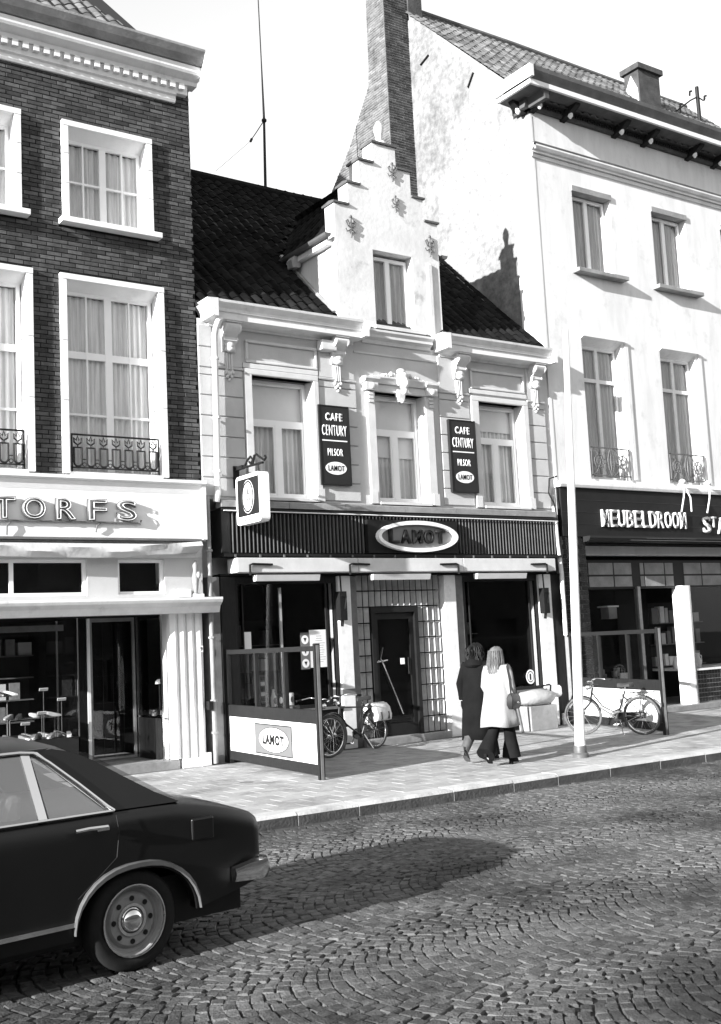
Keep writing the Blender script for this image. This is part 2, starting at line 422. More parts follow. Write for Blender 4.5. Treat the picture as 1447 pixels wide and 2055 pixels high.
# ================================================================== brick shop house on the left
BH = empty('brick_house', (5.4, 0, 0), label='tall dark brick house with a shoe shop at street level, left edge', cat='house')
lw_top = [(5.9, 7.42), (3.73, 5.25)]; lw_low = [(5.83, 7.56), (3.67, 5.40)]
holes = [(a + .05, b - .05, 8.57, 10.18) for a, b in lw_top] + [(a + .05, b - .05, 4.55, 7.66) for a, b in lw_low]
mb = MB(); wallgrid(mb, 2.6, 8.15, 4.4, 11.4, holes, .012, .3)
mb.box(2.6, 8.14, .34, 9, 4.4, 11.4); mb.box(2.6, 8.14, 2.6, 9, 0, 4.39)
mb.add([(8.15, .012, 4.4), (8.15, 9, 4.4), (8.15, 9, 11.4), (8.15, .012, 11.4)], [(0, 1, 2, 3)])
wall = mb.build('wall', M['mortar'], BH)
bu = chamfer_unit((.012, .1, .05)); bp = []
excl = [(a, b, 8.5, 10.23) for a, b in lw_top] + [(a - .0, b, 4.4, 7.72) for a, b in lw_low] + [(a - .06, b + .1, 8.5, 8.61) for a, b in lw_top]
rb = random.Random(21); zz = 4.56; r_ = 0
while zz < 11.2:
    spans = [(3.0, 8.15)]
    for e in excl:
        if e[2] < zz + .028 and e[3] > zz - .028:
            ns = []
            for s in spans:
                if e[1] <= s[0] or e[0] >= s[1]: ns.append(s)
                else:
                    if e[0] > s[0]: ns.append((s[0], e[0]))
                    if e[1] < s[1]: ns.append((e[1], s[1]))
            spans = ns
    x = 2.9 + (r_ % 2) * .12 + rb.uniform(-.02, .02)
    while x < 8.2:
        for s in spans:
            a, b = max(x, s[0]), min(x + .225, s[1])
            if b - a > .03 and a > 4.5: bp.append(TS((a + b) / 2, .002 + rb.uniform(-.003, .003), zz + rb.uniform(-.002, .002), b - a, .03, .058))
        x += .238
    zz += .0705; r_ += 1
pieces('brick', bu, M['brick'], bp, wall, stuffname='bricks')

def surround(x0, x1, z0, z1, sill):
    mb = MB(); t = .1; y = -.07
    o = MB().box(x0, x1, y, .30, z1 - .085, z1).build('stone_surround', M['stone'], BH)
    zs = [z0, z0 + (z1 - z0) * .36, z0 + (z1 - z0) * .66, z1 - .09]
    for xa, xb in ((x0, x0 + t), (x1 - t, x1)):
        for a, b in zip(zs, zs[1:]): MB().box(xa, xb, y + .002, .3, a + .004, b - .004).build('jamb_stone', M['stone'], o, bevel=.006)
    # splayed lintel soffit and flat sill
    MB().prism([(.0, z1 - .086), (.30, z1 - .086), (.30, z1 - .2), (.2, z1 - .2)], 'x', x0 + t, x1 - t).build('lintel_soffit', M['stone'], o)
    if sill: MB().box(x0 - .06, x1 + .1, -.17, .25, z0 - .09, z0).build('sill', M['stone'], o, bevel=.008)
    return o
for i, (a, b) in enumerate(lw_top):
    surround(a, b, 8.6, 10.22, True)
    c = (a + b) / 2
    window(BH, a + .11, b - .11, 8.62, 10.03, .2, [(c - .33, .028), (c, .11), (c + .33, .028)], [(9.33, .03)], cur=M['curtain'])
for i, (a, b) in enumerate(lw_low):
    surround(a, b, 4.57, 7.71, False)
    c = (a + b) / 2
    w = window(BH, a + .12, b - .12, 4.6, 7.52, .2, [(c - .36, .028), (c, .12), (c + .36, .028)], [(5.55, .035), (6.5, .11)], cur=M['curtain'])
    # iron balconet
    rl = MB(); x0, x1 = a + .13, b - .15; y = -.03
    rl.box(x0, x1, y - .012, y + .012, 5.17, 5.195); rl.box(x0, x1, y - .01, y + .01, 4.66, 4.68); rl.box(x0, x0 + .022, y - .01, y + .01, 4.58, 5.17); rl.box(x1 - .022, x1, y - .01, y + .01, 4.58, 5.17)
    n = 7; st = (x1 - x0) / n
    for k in range(n):
        cx = x0 + (k + .5) * st; h = st * .30
        pts = [(cx - h, y, 4.98)] + [(cx + h * cos(pi + pi * j / 6), y, 4.75 + h * sin(pi + pi * j / 6)) for j in range(7)] + [(cx + h, y, 4.98)]
        rl.tube(pts, .016, 5); rl.box(cx - h - .01, cx + h + .01, y - .008, y + .008, 4.97, 4.99)
        rl.tube([(cx, y, 4.98), (cx, y, 5.03)], .013, 4)
        tul = [(cx, y, 5.02), (cx - h * .9, y, 5.06), (cx - h * 1.0, y, 5.13), (cx - h * .35, y, 5.09), (cx, y, 5.16), (cx + h * .35, y, 5.09), (cx + h, y, 5.13), (cx + h * .9, y, 5.06)]
        rl.tube(tul, .014, 4, closed=True)
        if k < n - 1: rl.tube([(cx + h, y, 4.8), (cx + st - h, y, 4.8)], .008, 4); rl.tube([(cx + st / 2 + .03 * cos(2 * pi * j / 8), y, 4.72 + .03 * sin(2 * pi * j / 8)) for j in range(8)], .007, 4, closed=True)
    rl.build('balcony_railing', M['iron'], w)
    MB().box(a + .1, b - .1, -.05, .2, 4.53, 4.6).build('sill', M['stone'], w)

# main cornice with dentils and gutter
cor = MB()
cor.prism([(.05, 10.98), (-.04, 10.98), (-.06, 11.02), (-.06, 11.08), (-.1, 11.1), (-.1, 11.13), (.05, 11.13)], 'x', 2.6, 7.88)
cor.prism([(.05, 11.131), (-.1, 11.131), (-.1, 11.3), (.05, 11.3)], 'x', 2.6, 8.08)
cor.prism([(.05, 11.301), (-.14, 11.301), (-.16, 11.36), (-.3, 11.42), (-.32, 11.46), (-.32, 11.56), (.05, 11.56)], 'x', 2.6, 8.24)
cor = cor.build('cornice', M['offwhite'], BH)
MB().prism([(.05, 11.561), (-.35, 11.575), (-.44, 11.66), (-.5, 11.76), (-.5, 11.8), (.05, 11.8)], 'x', 2.6, 8.24).build('gutter', M['lead'], cor)
# mitred return of the cornice at the corner
MB().prism([(8.241, 11.36), (8.4, 11.56), (8.41, 11.6), (8.47, 11.72), (8.49, 11.8), (8.241, 11.8)], 'y', -.5, .6).build('cornice_return', M['offwhite'], cor)
du = MB().box(-.045, .045, -.075, 0, -.05, .05).mesh('dentil')
x = 3.0; dp = []
while x < 8.0: dp.append(Matrix.Translation((x, -.1, 11.235))); x += .165
pieces('dentil', du, M['offwhite'], dp, cor)
# roof
def pantile(wd=.235, ln=.34):
    n = 8; top = []; lo = []; mb = MB()
    for i in range(n + 1):
        t = i / n; z = .028 * sin(2 * pi * t - .6) + .012
        top.append(((t - .5) * wd * 1.08, z))
    a = [(x, 0, z) for x, z in top]; b = [(x, ln, z + .0) for x, z in top]; d = [(x, 0, z - .022) for x, z in top]
    mb.loft([d, a, b], wrap=False, cap=False)
    me = mb.mesh('roof_tile', smooth=50); return me
TILE = pantile()
def tile_places(x0, x1, p0, p1, keep=lambda x, t: True, st=.235, ex=.27, seed=1, sag=.0):
    """p0,p1: (y,z) eave and ridge"""
    rr = random.Random(seed); ln = hypot(p1[0] - p0[0], p1[1] - p0[1]); ang = atan2(p1[1] - p0[1], p1[0] - p0[0]); out = []
    n = int(ln / ex)
    for k in range(n + 1):
        d = k * ex
        x = x0 + st / 2
        while x < x1:
            if keep(x, d):
                y = p0[0] + cos(ang) * d; z = p0[1] + sin(ang) * d
                m = Matrix.Translation((x + rr.uniform(-.006, .006), y, z + rr.uniform(-.006, .006) + .02 - sag * sin(pi * d / ln))) @ Matrix.Rotation(ang - .055 + rr.uniform(-.015, .015), 4, 'X') @ Matrix.Rotation(rr.uniform(-.02, .02), 4, 'Z')
                out.append(m)
            x += st
    return out
rf = MB(); rf.prism([(-.1, 11.8), (4.4, 16.3), (8.9, 11.8)], 'x', 2.6, 6.9)
rf.add([(6.9, -.1, 11.8), (7.6, -.1, 11.8), (6.9, 4.4, 16.3)], [(0, 1, 2)]); rf.add([(7.6, -.1, 11.8), (6.9, 4.4, 16.3), (7.6, 8.9, 11.8)], [(0, 1, 2)])
rf = rf.build('roof', M['under'], BH)
pieces('roof_tile', TILE, M['roof_r'], tile_places(3.2, 7.6, (-.12, 11.84), (4.4, 16.36), keep=lambda x, d: x < 7.5 - d * .45 and d < 3.0), rf, limit=120)

# ---- shop front
fa = MB(); fa.box(2.6, 8.12, -.15, .3, 3.58, 4.44); fa = fa.build('shop_fascia', M['white'], BH, bevel=.01)
MB().prism([(-.19, 4.441), (-.24, 4.47), (-.24, 4.52), (.0, 4.56), (.0, 4.441)], 'x', 2.6, 8.13).build('fascia_coping', M['stone'], fa)
MB().prism([(-.152, 4.44), (-.19, 4.44), (-.152, 4.3)], 'x', 2.6, 8.12).build('coping_cove', M['white'], fa)
MB().box(8.06, 8.13, -.2, .0, 3.57, 4.44).build('fascia_end_trim', M['stone'], fa)
M['letterbody'] = mat('grey_channel_letter', .07, .12, 6, .5)
for ch, xc, wd in (('T', 4.88, .34), ('O', 5.315, .36), ('R', 5.80, .32), ('F', 6.29, .31), ('S', 6.765, .33)):
    o = put_text(ch, xc, -.17, 4.0, .33, wd, .045, .035, M['letterbody'], fa, 'letter')
    put_text(ch, xc, -.235, 4.0, .31, wd * .93, outline=.013, material=M['neon'], parent=o, name='neon_tube')
cb = MB(); cb.box(4.0, 6.95, -.2, -.16, 3.805, 3.825)
cb.tube([(6.9, -.2, 3.815), (6.98, -.2, 3.8), (7.0, -.2, 3.86)], .014); cb.tube([(6.35, -.18, 3.8), (6.28, -.2, 3.76), (6.27, -.18, 3.66)], .012); cb.tube([(4.98, -.18, 3.8), (4.92, -.2, 3.74), (4.92, -.18, 3.6)], .012)
cb.build('letter_rail', M['greywood'], fa)
MB().box(2.6, 8.1, -.2, .1, 3.545, 3.572).build('fascia_drip', M['greywood'], fa)
# folded awning
aw = MB(); rings = []
ra = random.Random(4)
for i in range(41):
    x = 3.0 + 5.0 * i / 40; s = 1 + .12 * sin(3.1 * x) + (.25 * max(0, x - 6.6) * sin(9 * x))
    dz = -.02 * sin(1.3 * x) + max(0, x - 6.7) * .06; dy = .03 * sin(5 * x)
    rings.append([(x, -.06, 3.5), (x, -.2, 3.49), (x, -.27 + dy, 3.44 + dz), (x, -.28 - dy, 3.37 + dz), (x, -.24, 3.29 + dz * s), (x, -.14, 3.31 + dz), (x, -.06, 3.36)])
aw.loft(rings); aw = aw.build('folded_awning', M['canvas'], BH, smooth=50)
MB().box(2.6, 8.1, -.05, .3, 3.29, 3.545).build('awning_board', M['offwhite'], BH)
# transom zone
tz = MB(); wallgrid(tz, 2.6, 8.1, 2.64, 3.29, [(3.0, 6.17, 2.71, 3.27), (6.66, 7.44, 2.72, 3.27)], -.04, .2); tz.box(2.6, 8.1, .16, .2, 3.27, 3.29)
tz = tz.build('transom_wall', M['cafe'], BH)
for a, b, bars in ((3.0, 6.17, [(5.04, .06), (4.0, .06)]), (6.66, 7.44, [])):
    window(BH, a, b, 2.715, 3.265, .02, bars, [], fr=.05, depth=.05)
    MB().box(a, b, .3, .31, 2.7, 3.28).build('transom_back', M['dark'], tz)
MB().box(7.62, 7.84, -.14, -.041, 2.66, 2.78).build('pilaster_base', M['stone'], tz)
fgm = MB(); fgm.lathe((7.93, -.13, 2.66), [(.05, 0), (.055, .04), (.03, .06), (.05, .2), (.06, .3), (.035, .42), (.045, .5), (.02, .58)], 8); fgm.ball((7.96, -.18, 3.0), .035, .05, .06)
fgm.build('carved_figure', M['lead'], tz, smooth=60)
MB().box(7.88, 8.04, -.2, -.042, 2.64, 2.7).build('figure_plinth', M['stone'], tz)
mo = MB(); mo.prism([(.0, 2.40), (-.24, 2.40), (-.26, 2.44), (-.28, 2.50), (-.36, 2.56), (-.38, 2.6), (-.38, 2.638), (.0, 2.638)], 'x', 2.6, 8.28)
mo.build('shop_cornice', M['offwhite'], BH)
# entrance recess: floor, ceiling, side walls, back
rc_ = MB(); rc_.box(2.6, 7.62, .06, 2.6, 0, .13)
rc_.box(6.1, 7.62, -.02, .06, -.02, .125)
rc_.build('shop_floor', M['lead'], BH)
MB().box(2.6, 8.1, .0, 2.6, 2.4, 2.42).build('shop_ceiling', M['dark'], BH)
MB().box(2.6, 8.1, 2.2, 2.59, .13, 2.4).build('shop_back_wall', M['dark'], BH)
# left display window
dw = MB(); dw.box(2.6, 6.06, .1, .16, .13, .62); dw.box(2.6, 6.06, .16, 1.6, .6, .62); dw.box(6.0, 6.06, .16, 1.6, .13, .62)
dw = dw.build('display_window', M['black'], BH)
MB().box(2.6, 6.03, .12, .126, .62, 2.35).build('pane', M['shopglass'], dw)
MB().box(6.03, 6.036, .15, 1.5, .62, 2.35).build('pane', M['shopglass'], dw)
MB().box(6.04, 6.06, .1, .12, .13, 2.38).build('corner_post', M['chrome'], dw)
MB().box(6.03, 6.06, 1.0, 1.03, .13, 2.38).build('corner_post', M['chrome'], dw)
MB().box(3.0, 5.85, .14, .2, 2.2, 2.29).build('blind_box', M['greywood'], dw)
# door
dr = MB(); x0, x1, y = 6.6, 7.37, 1.05
dr.box(x0, x0 + .04, y, y + .05, .14, 2.4); dr.box(x1 - .04, x1, y, y + .05, .14, 2.4); dr.box(x0 + .04, x1 - .04, y, y + .05, .14, .18); dr.box(x0 + .04, x1 - .04, y, y + .05, 2.34, 2.4)
dr = dr.build('shop_door', M['lead'], BH); MB().box(6.545, 6.595, 1.02, 1.07, .135, 2.4).build('door_jamb', M['white'], dr)
MB().box(6.04, 6.54, 1.04, 1.06, .13, 2.4).build('side_light', M['dark'], dr)
MB().box(x0 + .04, x1 - .04, y + .02, y + .026, .18, 2.34).build('pane', M['shopglass'], dr)
gr = MB()
for k in range(1, 5): gr.box(x0 + .04, x1 - .04, y - .006, y, .18 + k * .43, .184 + k * .43)
for k in range(1, 4): gr.box(x0 + .04 + k * .17, x0 + .044 + k * .17, y - .009, y - .007, .18, 2.34)
gr.build('door_grille', M['iron'], dr)
# right display, side pane faces the entrance
rd = MB(); rd.box(7.4, 7.62, .3, 1.04, .13, .76); rd.box(7.4, 7.62, .3, 1.04, .76, .8)
rd = rd.build('side_display', M['black'], BH)
MB().box(7.4, 7.406, .12, 1.04, .8, 2.38).build('pane', M['shopglass'], rd)
MB().box(7.39, 7.42, .08, .12, .13, 2.4).build('corner_post', M['chrome'], rd); MB().box(7.385, 7.41, .12, 1.04, .78, .81).build('pane_rail', M['chrome'], rd); MB().box(7.385, 7.41, 1.0, 1.04, .13, 2.4).build('corner_post', M['chrome'], rd)
# fluted white pier
pr = MB(); prof = [(7.5, .3)]
for k in range(4): prof += [(7.52 + k * .145, -.02 + (0.02 if k == 0 else 0)), (7.52 + k * .145 + .065, -.045), (7.52 + k * .145 + .12, -.02), (7.52 + k * .145 + .135, .01)]
prof += [(8.13, .3)]
pr.prism(prof, 'z', .14, 2.4); pr = pr.build('pier', M['stone'], BH, smooth=40)
MB().box(7.66, 8.1, -.06, .3, -.02, .139).build('pier_plinth', M['stone'], pr); MB().box(7.98, 8.13, -.09, -.05, 0, .2).build('plinth_block', M['stone'], pr)
MB().box(8.0, 8.06, -.055, -.046, 1.78, 1.88).build('number_plate', M['sign_white'], pr)
put_text('9', 8.03, -.056, 1.83, .06, None, .002, .01, M['black'], pr, 'house_number')
# ================================================================== cafe in the middle
CF = empty('cafe_house', (12.1, 0, 0), label='low pale cafe house with stepped gable dormer between brick house and white house', cat='house')
W1, W2, W3 = (9.14, 10.38), (11.69, 12.86), (14.18, 15.36)
holes = [(W1[0], W1[1], 4.29, 6.42), (W2[0], W2[1], 4.33, 6.36), (W3[0], W3[1], 4.29, 6.38)]
mb = MB(); wallgrid(mb, 8.16, 16.12, 4.26, 7.3, holes, .0, .3)
mb.box(8.17, 16.12, .34, 9, 3.0, 7.3); mb.box(8.17, 16.12, 3.2, 9, 0, 2.99)
cwall = mb.build('wall', M['cafe'], CF)
# rusticated plaster courses
blk = chamfer_unit((.012, .5, .03)); pb = []
for a, b in ((8.17, 8.42), (8.44, 8.985), (10.50, 11.3), (13.22, 13.96), (15.5, 15.98)):
    z = 4.3; zs = [4.3, 4.62] + [4.62 + .345 * k for k in range(1, 6)] + [6.47]
    if a == 8.17: zs += [6.82, 7.2]
    for c, d in zip(zs, zs[1:]): pb.append(TS((a + b) / 2, -.028, (c + d) / 2, b - a, .03, d - c - .012))
for a, b in ((10.52, 11.28), (8.46, 8.98), (13.24, 13.95), (15.52, 15.97)): pb.append(TS((a + b) / 2, -.028, 6.85, b - a, .03, .68))
pieces('plaster_block', blk, M['cafe'], pb, cwall)
# string moulding above blocks
for a, b in ((8.44, 8.99), (10.5, 11.3), (13.22, 13.96), (15.5, 15.98)):
    MB().prism([(-.02, 6.47), (-.05, 6.475), (-.06, 6.5), (-.03, 6.515), (-.02, 6.515)], 'x', a, b).build('string_moulding', M['cafe_trim'], CF)
def cafe_surround(x0, x1, z0, z1, ox0, ox1, oz1):
    o = MB().box(ox0, ox1, -.06, .2, z1, oz1).build('window_surround', M['cafe_trim'], CF, bevel=.012)
    MB().prism([(ox0, -.06), (x0, -.06), (x0 + .03, .2), (ox0, .2)], 'z', z0, z1).build('jamb', M['cafe_trim'], o, bevel=.006)
    MB().prism([(ox1, -.06), (x1, -.06), (x1 - .03, .2), (ox1, .2)], 'z', z0, z1).build('jamb', M['cafe_trim'], o, bevel=.006)
    MB().box(ox0 - .02, ox0 + .12, -.08, -.061, z0, z0 + .22).build('plinth_block', M['cafe_trim'], o); MB().box(ox1 - .12, ox1 + .02, -.08, -.061, z0, z0 + .22).build('plinth_block', M['cafe_trim'], o)
    return o
cafe_surround(W1[0], W1[1], 4.28, 6.42, 9.0, 10.48, 6.52)
cafe_surround(W2[0], W2[1], 4.28, 6.36, 11.52, 13.04, 6.5)
cafe_surround(W3[0], W3[1], 4.28, 6.38, 14.0, 15.49, 6.48)
for (a, b), z1, kind in ((W1, 6.42, 0), (W2, 6.36, 1), (W3, 6.38, 2)):
    c = (a + b) / 2
    w = window(CF, a + .02, b - .02, 4.31, z1 - .02, .2, [], [(5.67, .09)], fr=.07, depth=.08, material=M['white'])
    for ch in list(w.children): bpy.data.objects.remove(ch)
    f = MB(); f.box(c - .05, c + .05, .205, .275, 4.38, 5.625)
    f.build('mullion', M['white'], w)
    for p0, p1, q0, q1 in ((a + .09, c - .05, 4.38, 5.625), (c + .05, b - .09, 4.38, 5.625), (a + .09, b - .09, 5.715, z1 - .09)):
        if q0 < 5:
            g_ = MB(); g_.box(p0, p0 + .035, .21, .25, q0, q1); g_.box(p1 - .035, p1, .21, .25, q0, q1); g_.box(p0 + .035, p1 - .035, .21, .25, q0, q0 + .05); g_.box(p0 + .035, p1 - .035, .21, .25, q1 - .035, q1); g_.build('casement', M['white'], w)
        MB().box(p0, p1, .235, .24, q0, q1).build('pane', M['pane'], w)
    curtain(a + .09, c, 4.38, 5.62 if kind != 1 else 5.3, .34, w, M['curtain']); curtain(c - .01, b - .08, 4.38, 5.62 if kind != 1 else 5.3, .34, w, M['curtain'])
    if kind == 2: curtain(a + .09, b - .08, 5.72, 6.25, .34, w, M['curtain'])
    bl = [(a + .08, b - .08, (5.7 if kind == 0 else (5.2 if kind == 1 else 5.86)), z1 - .05)]
    for q in bl: MB().box(q[0], q[1], .3, .305, q[2], q[3]).build('roller_blind', M['blind'], w)
    MB().box(a, b, -.1, .2, 4.265, 4.31).build('sill', M['cafe_trim'], w)
# recessed frieze panels
for a, b in ((9.05, 10.49), (14.03, 15.45)):
    f = MB(); z0, z1 = 6.63, 7.03
    for q in ((a, b, z1 - .05, z1), (a, b, z0, z0 + .05), (a, a + .05, z0 + .05, z1 - .05), (b - .05, b, z0 + .05, z1 - .05)): f.box(q[0], q[1], -.045, 0, q[2], q[3])
    f.build('frieze_panel', M['cafe_trim'], CF, bevel=.012)
# lintel strips over the windows
for a, b in ((8.99, 10.5), (13.98, 15.5)): MB().box(a, b, -.035, 0, 6.53, 6.62).build('lintel_band', M['cafe_trim'], CF, bevel=.01)
# box-shaped bird house like block beside the second console
MB().box(10.5, 10.82, -.2, -.02, 6.98, 7.16).build('corbel_block', M['cafe_trim'], CF, bevel=.015)
# consoles
def console(x):
    w = .12; z = 7.22
    mb = MB(); mb.box(x - w * 1.15, x + w * 1.15, -.285, 0, z + .002, z + .026)
    mb.prism([(0, z), (-.25, z), (-.28, z - .05), (-.26, z - .12), (-.19, z - .17), (-.14, z - .22), (-.15, z - .28), (-.09, z - .34), (-.06, z - .45), (0, z - .47)], 'x', x - w, x + w)
    for s in (-1, 1): mb.lathe((x + s * (w - .01), -.2, z - .08), [(.02, 0), (.085, .0), (.085, s * .03), (.04, s * .045)], 10, 'x'); mb.lathe((x + s * (w - .01), -.11, z - .25), [(.01, 0), (.05, .0), (.05, s * .025), (.02, s * .035)], 8, 'x')
    for dz, r in ((-.36, .07), (-.42, .055)): mb.ball((x, -.1, z + dz), .1, .06, r)
    mb.prism([(x - .085, z - .46), (x + .085, z - .46), (x + .07, z - .78), (x - .07, z - .78)], 'y', -.05, 0)
    for k in (-1, 0, 1): mb.tube([(x + k * .045, -.06, z - .48), (x + k * .04, -.062, z - .76)], .014, 5)
    for dx, dz, r in ((-.06, -.8, .04), (.06, -.8, .04), (0, -.83, .05), (-.04, -.88, .03), (.04, -.88, .03), (0, -.93, .028)): mb.ball((x + dx, -.05, z + dz), r, .03, r)
    return mb.build('console', M['cafe_trim'], CF, smooth=45)
for x in (8.72, 10.9, 13.72, 15.72): console(x)
# pediment over the middle window with carved head
pd = MB(); pd.prism([(0, 6.5), (-.1, 6.5), (-.12, 6.56), (-.15, 6.6), (-.15, 6.63), (0, 6.65)], 'x', 11.6, 12.98)
for x0, x1 in ((11.46, 11.72), (12.86, 13.1)):
    pd.box(x0, x1, -.14, 0, 6.36, 6.5); pd.prism([(0, 6.501), (-.13, 6.501), (-.18, 6.56), (-.18, 6.6), (0, 6.62)], 'x', x0 - .03, x1 + .03); pd.ball(((x0 + x1) / 2, -.15, 6.43), .06, .04, .06)
    for k in range(3): pd.box((x0 + x1) / 2 - .05, (x0 + x1) / 2 + .05, -.09, 0, 6.14 + k * .07, 6.19 + k * .07)
pd = pd.build('pediment', M['cafe_trim'], CF, smooth=35)
hd = MB(); hx = 12.27
hd.ball((hx, -.2, 6.52), .1, .1, .14); hd.ball((hx, -.16, 6.66), .14, .1, .09); hd.ball((hx, -.28, 6.51), .03, .04, .05); hd.ball((hx, -.2, 6.38), .07, .07, .08)
hd.ball((hx, -.12, 6.76), .1, .08, .06); hd.prism([(hx - .09, 6.42), (hx + .09, 6.42), (hx + .05, 6.2), (hx - .05, 6.2)], 'y', -.12, 0); hd.ball((hx, -.12, 6.2), .04)
for s in (-1, 1):
    hd.ball((hx + s * .1, -.18, 6.55), .05, .05, .09)
    for k in range(7): hd.ball((hx + s * (.16 + k * .058), -.1, 6.69 - k * .012 + .02 * sin(k * 2.1)), .042, .05, .036 + .014 * (k % 2))
hd.build('carved_head', M['cafe_trim'], pd, smooth=60)
# cornices
def cornice(x0, x1, nm='cornice'):
    mb = MB(); P = [(0, 7.18), (-.04, 7.18), (-.05, 7.22), (-.12, 7.245), (-.3, 7.25), (-.3, 7.36), (-.33, 7.37), (-.34, 7.42), (-.42, 7.5), (-.43, 7.54), (.1, 7.56)]
    mb.prism(P, 'x', x0, x1)
    for s, e in ((-1, x0), (1, x1)): mb.prism([(e + s * .001, 7.25), (e + s * .1, 7.252), (e + s * .1, 7.36), (e + s * .13, 7.42), (e + s * .19, 7.5), (e + s * .2, 7.54), (e + s * .001, 7.55)], 'y', -.43, .1)
    return mb.build(nm, M['offwhite'], CF)
cornice(8.36, 11.28); cornice(13.28, 15.95)
MB().prism([(0, 7.26), (-.03, 7.26), (-.05, 7.32), (-.12, 7.36), (-.12, 7.41), (-.16, 7.46), (-.16, 7.5), (.1, 7.53)], 'x', 11.49, 13.07).build('cornice', M['cafe_trim'], CF)
MB().prism([(0, 7.05), (-.02, 7.05), (-.03, 7.08), (0, 7.09)], 'x', 11.3, 13.2).build('string_moulding', M['cafe_trim'], CF)
# sill band and ribbed fascia
x = 8.42
for ln in (1.3, 1.15, 1.3, 1.2, 1.25, 1.35):
    MB().prism([(.05, 4.255), (-.14, 4.235), (-.16, 4.22), (-.16, 4.12), (.05, 4.1)], 'x', x + .004, min(x + ln - .004, 16.0)).build('sill_stone', M['lead'], CF); x += ln
rbm = MB(); rbm.box(8.42, 15.98, -.1, .3, 3.32, 4.09); rib = rbm.build('ribbed_fascia', M['fascia'], CF)
fn = MB(); x = 8.62
while x < 15.9:
    if not 11.26 < x < 13.32: fn.box(x, x + .012, -.145, -.101, 3.37, 4.03)
    else: fn.box(x, x + .012, -.145, -.101, 3.98, 4.03)
    x += .0765
fn.build('fascia_fins', M['fin'], rib, kind='stuff')
MB().box(8.42, 15.98, -.17, -.1, 4.06, 4.1).build('fascia_trim', M['black'], rib); MB().tube([(8.45, -.18, 4.055), (11.0, -.18, 4.05), (13.2, -.18, 4.04), (15.98, -.18, 4.03)], .01, 5).build('fascia_cable', M['white'], rib)
MB().box(8.42, 15.98, -.22, -.1, 3.3, 3.345).build('fascia_trim', M['black'], rib)
for k in range(16): MB().box(8.6 + k * .46, 8.63 + k * .46, -.235, -.22, 3.285, 3.33).build('trim_clip', M['fin'], rib)
# side strip of the fascia
MB().box(8.42, 8.58, -.135, -.1, 3.35, 4.05).build('fascia_end', M['darkwood'], rib)
# awning box with crank hooks
bmx = MB(); wx = [8.6, 10.98, 13.35, 15.72]
for a, b in zip(wx, wx[1:]): MB().box(a + .004, b - .004, -.3, .05, 3.03, 3.27).build('awning_box', M['cafe_trim'], CF, bevel=.01)
for x, s in ((8.82, 1), (10.78, 1), (13.2, -1), (15.45, -1)):
    mb = MB(); mb.tube([(x, -.33, 2.98), (x, -.33, 3.15), (x + s * .05, -.33, 3.165), (x + s * .42, -.33, 3.155)], .02, 6); mb.build('crank_hook', M['iron'], CF)
MB().box(8.43, 16.0, -.02, .9, 2.99, 3.028).build('ceiling_board', M['dark'], CF)
for a, b in ((8.93, 10.16), (11.27, 12.54), (13.66, 14.9)): MB().prism([(-.2, 2.985), (-.34, 2.985), (-.31, 2.885), (-.22, 2.885)], 'x', a, b).build('strip_lamp', M['cafe_trim'], CF)
# ground floor: pilasters
def pilaster(x0, x1, m, y=-.02, z0=.0): return MB().box(x0, x1, y, .3, z0, 2.98).build('pilaster', M[m], CF, bevel=.01)
pilaster(8.2, 8.42, 'greywood', .0); pilaster(8.43, 8.7, 'darkwood')
pilaster(10.72, 10.98, 'offwhite'); pilaster(10.99, 11.14, 'greywood', .03)
pilaster(13.08, 13.36, 'offwhite'); pilaster(13.37, 13.56, 'greywood', .02)
pilaster(15.5, 15.82, 'offwhite'); pilaster(15.83, 16.1, 'darkwood', .0)
MB().box(15.9, 16.02, -.05, -.001, 0, .22).build('plinth_block', M['offwhite'], CF)
MB().box(10.71, 10.99, -.03, .28, .92, 1.02).build('pilaster_band', M['greywood'], CF)
# windows of the bar
for x0, x1 in ((8.71, 10.71), (13.57, 15.49)):
    o = MB().box(x0, x1, -.01, .25, 0, .72).build('bar_window', M['darkwood'], CF)
    f = MB(); f.box(x0, x0 + .06, .04, .1, .72, 2.98); f.box(x1 - .06, x1, .04, .1, .72, 2.98); f.box(x0 + .06, x1 - .06, .04, .1, .72, .8); f.box(x0 + .06, x1 - .06, .04, .1, 2.86, 2.98)
    f.box(x0 + .13, x0 + .15, .03, .05, .8, 2.86); f.box(x1 - .24, x1 - .2, .03, .06, .8, 2.86); f.build('frame', M['darkwood'], o)
    MB().box(x0 + .06, x1 - .06, .07, .076, .8, 2.86).build('pane', M['shopglass'], o)
    MB().box(x0, x1, -.06, .1, .7, .74).build('sill', M['greywood'], o)
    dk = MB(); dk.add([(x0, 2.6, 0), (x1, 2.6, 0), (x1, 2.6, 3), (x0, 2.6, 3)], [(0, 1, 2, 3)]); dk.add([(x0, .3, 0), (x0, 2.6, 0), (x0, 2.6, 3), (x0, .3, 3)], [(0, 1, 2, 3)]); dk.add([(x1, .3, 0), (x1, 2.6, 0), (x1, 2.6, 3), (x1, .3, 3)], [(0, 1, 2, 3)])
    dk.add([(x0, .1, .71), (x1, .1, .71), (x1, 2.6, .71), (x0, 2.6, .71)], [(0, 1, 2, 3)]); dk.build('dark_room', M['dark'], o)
MB().box(9.63, 9.67, .16, .2, .75, 2.8).build('window_pole', M['white'], CF)
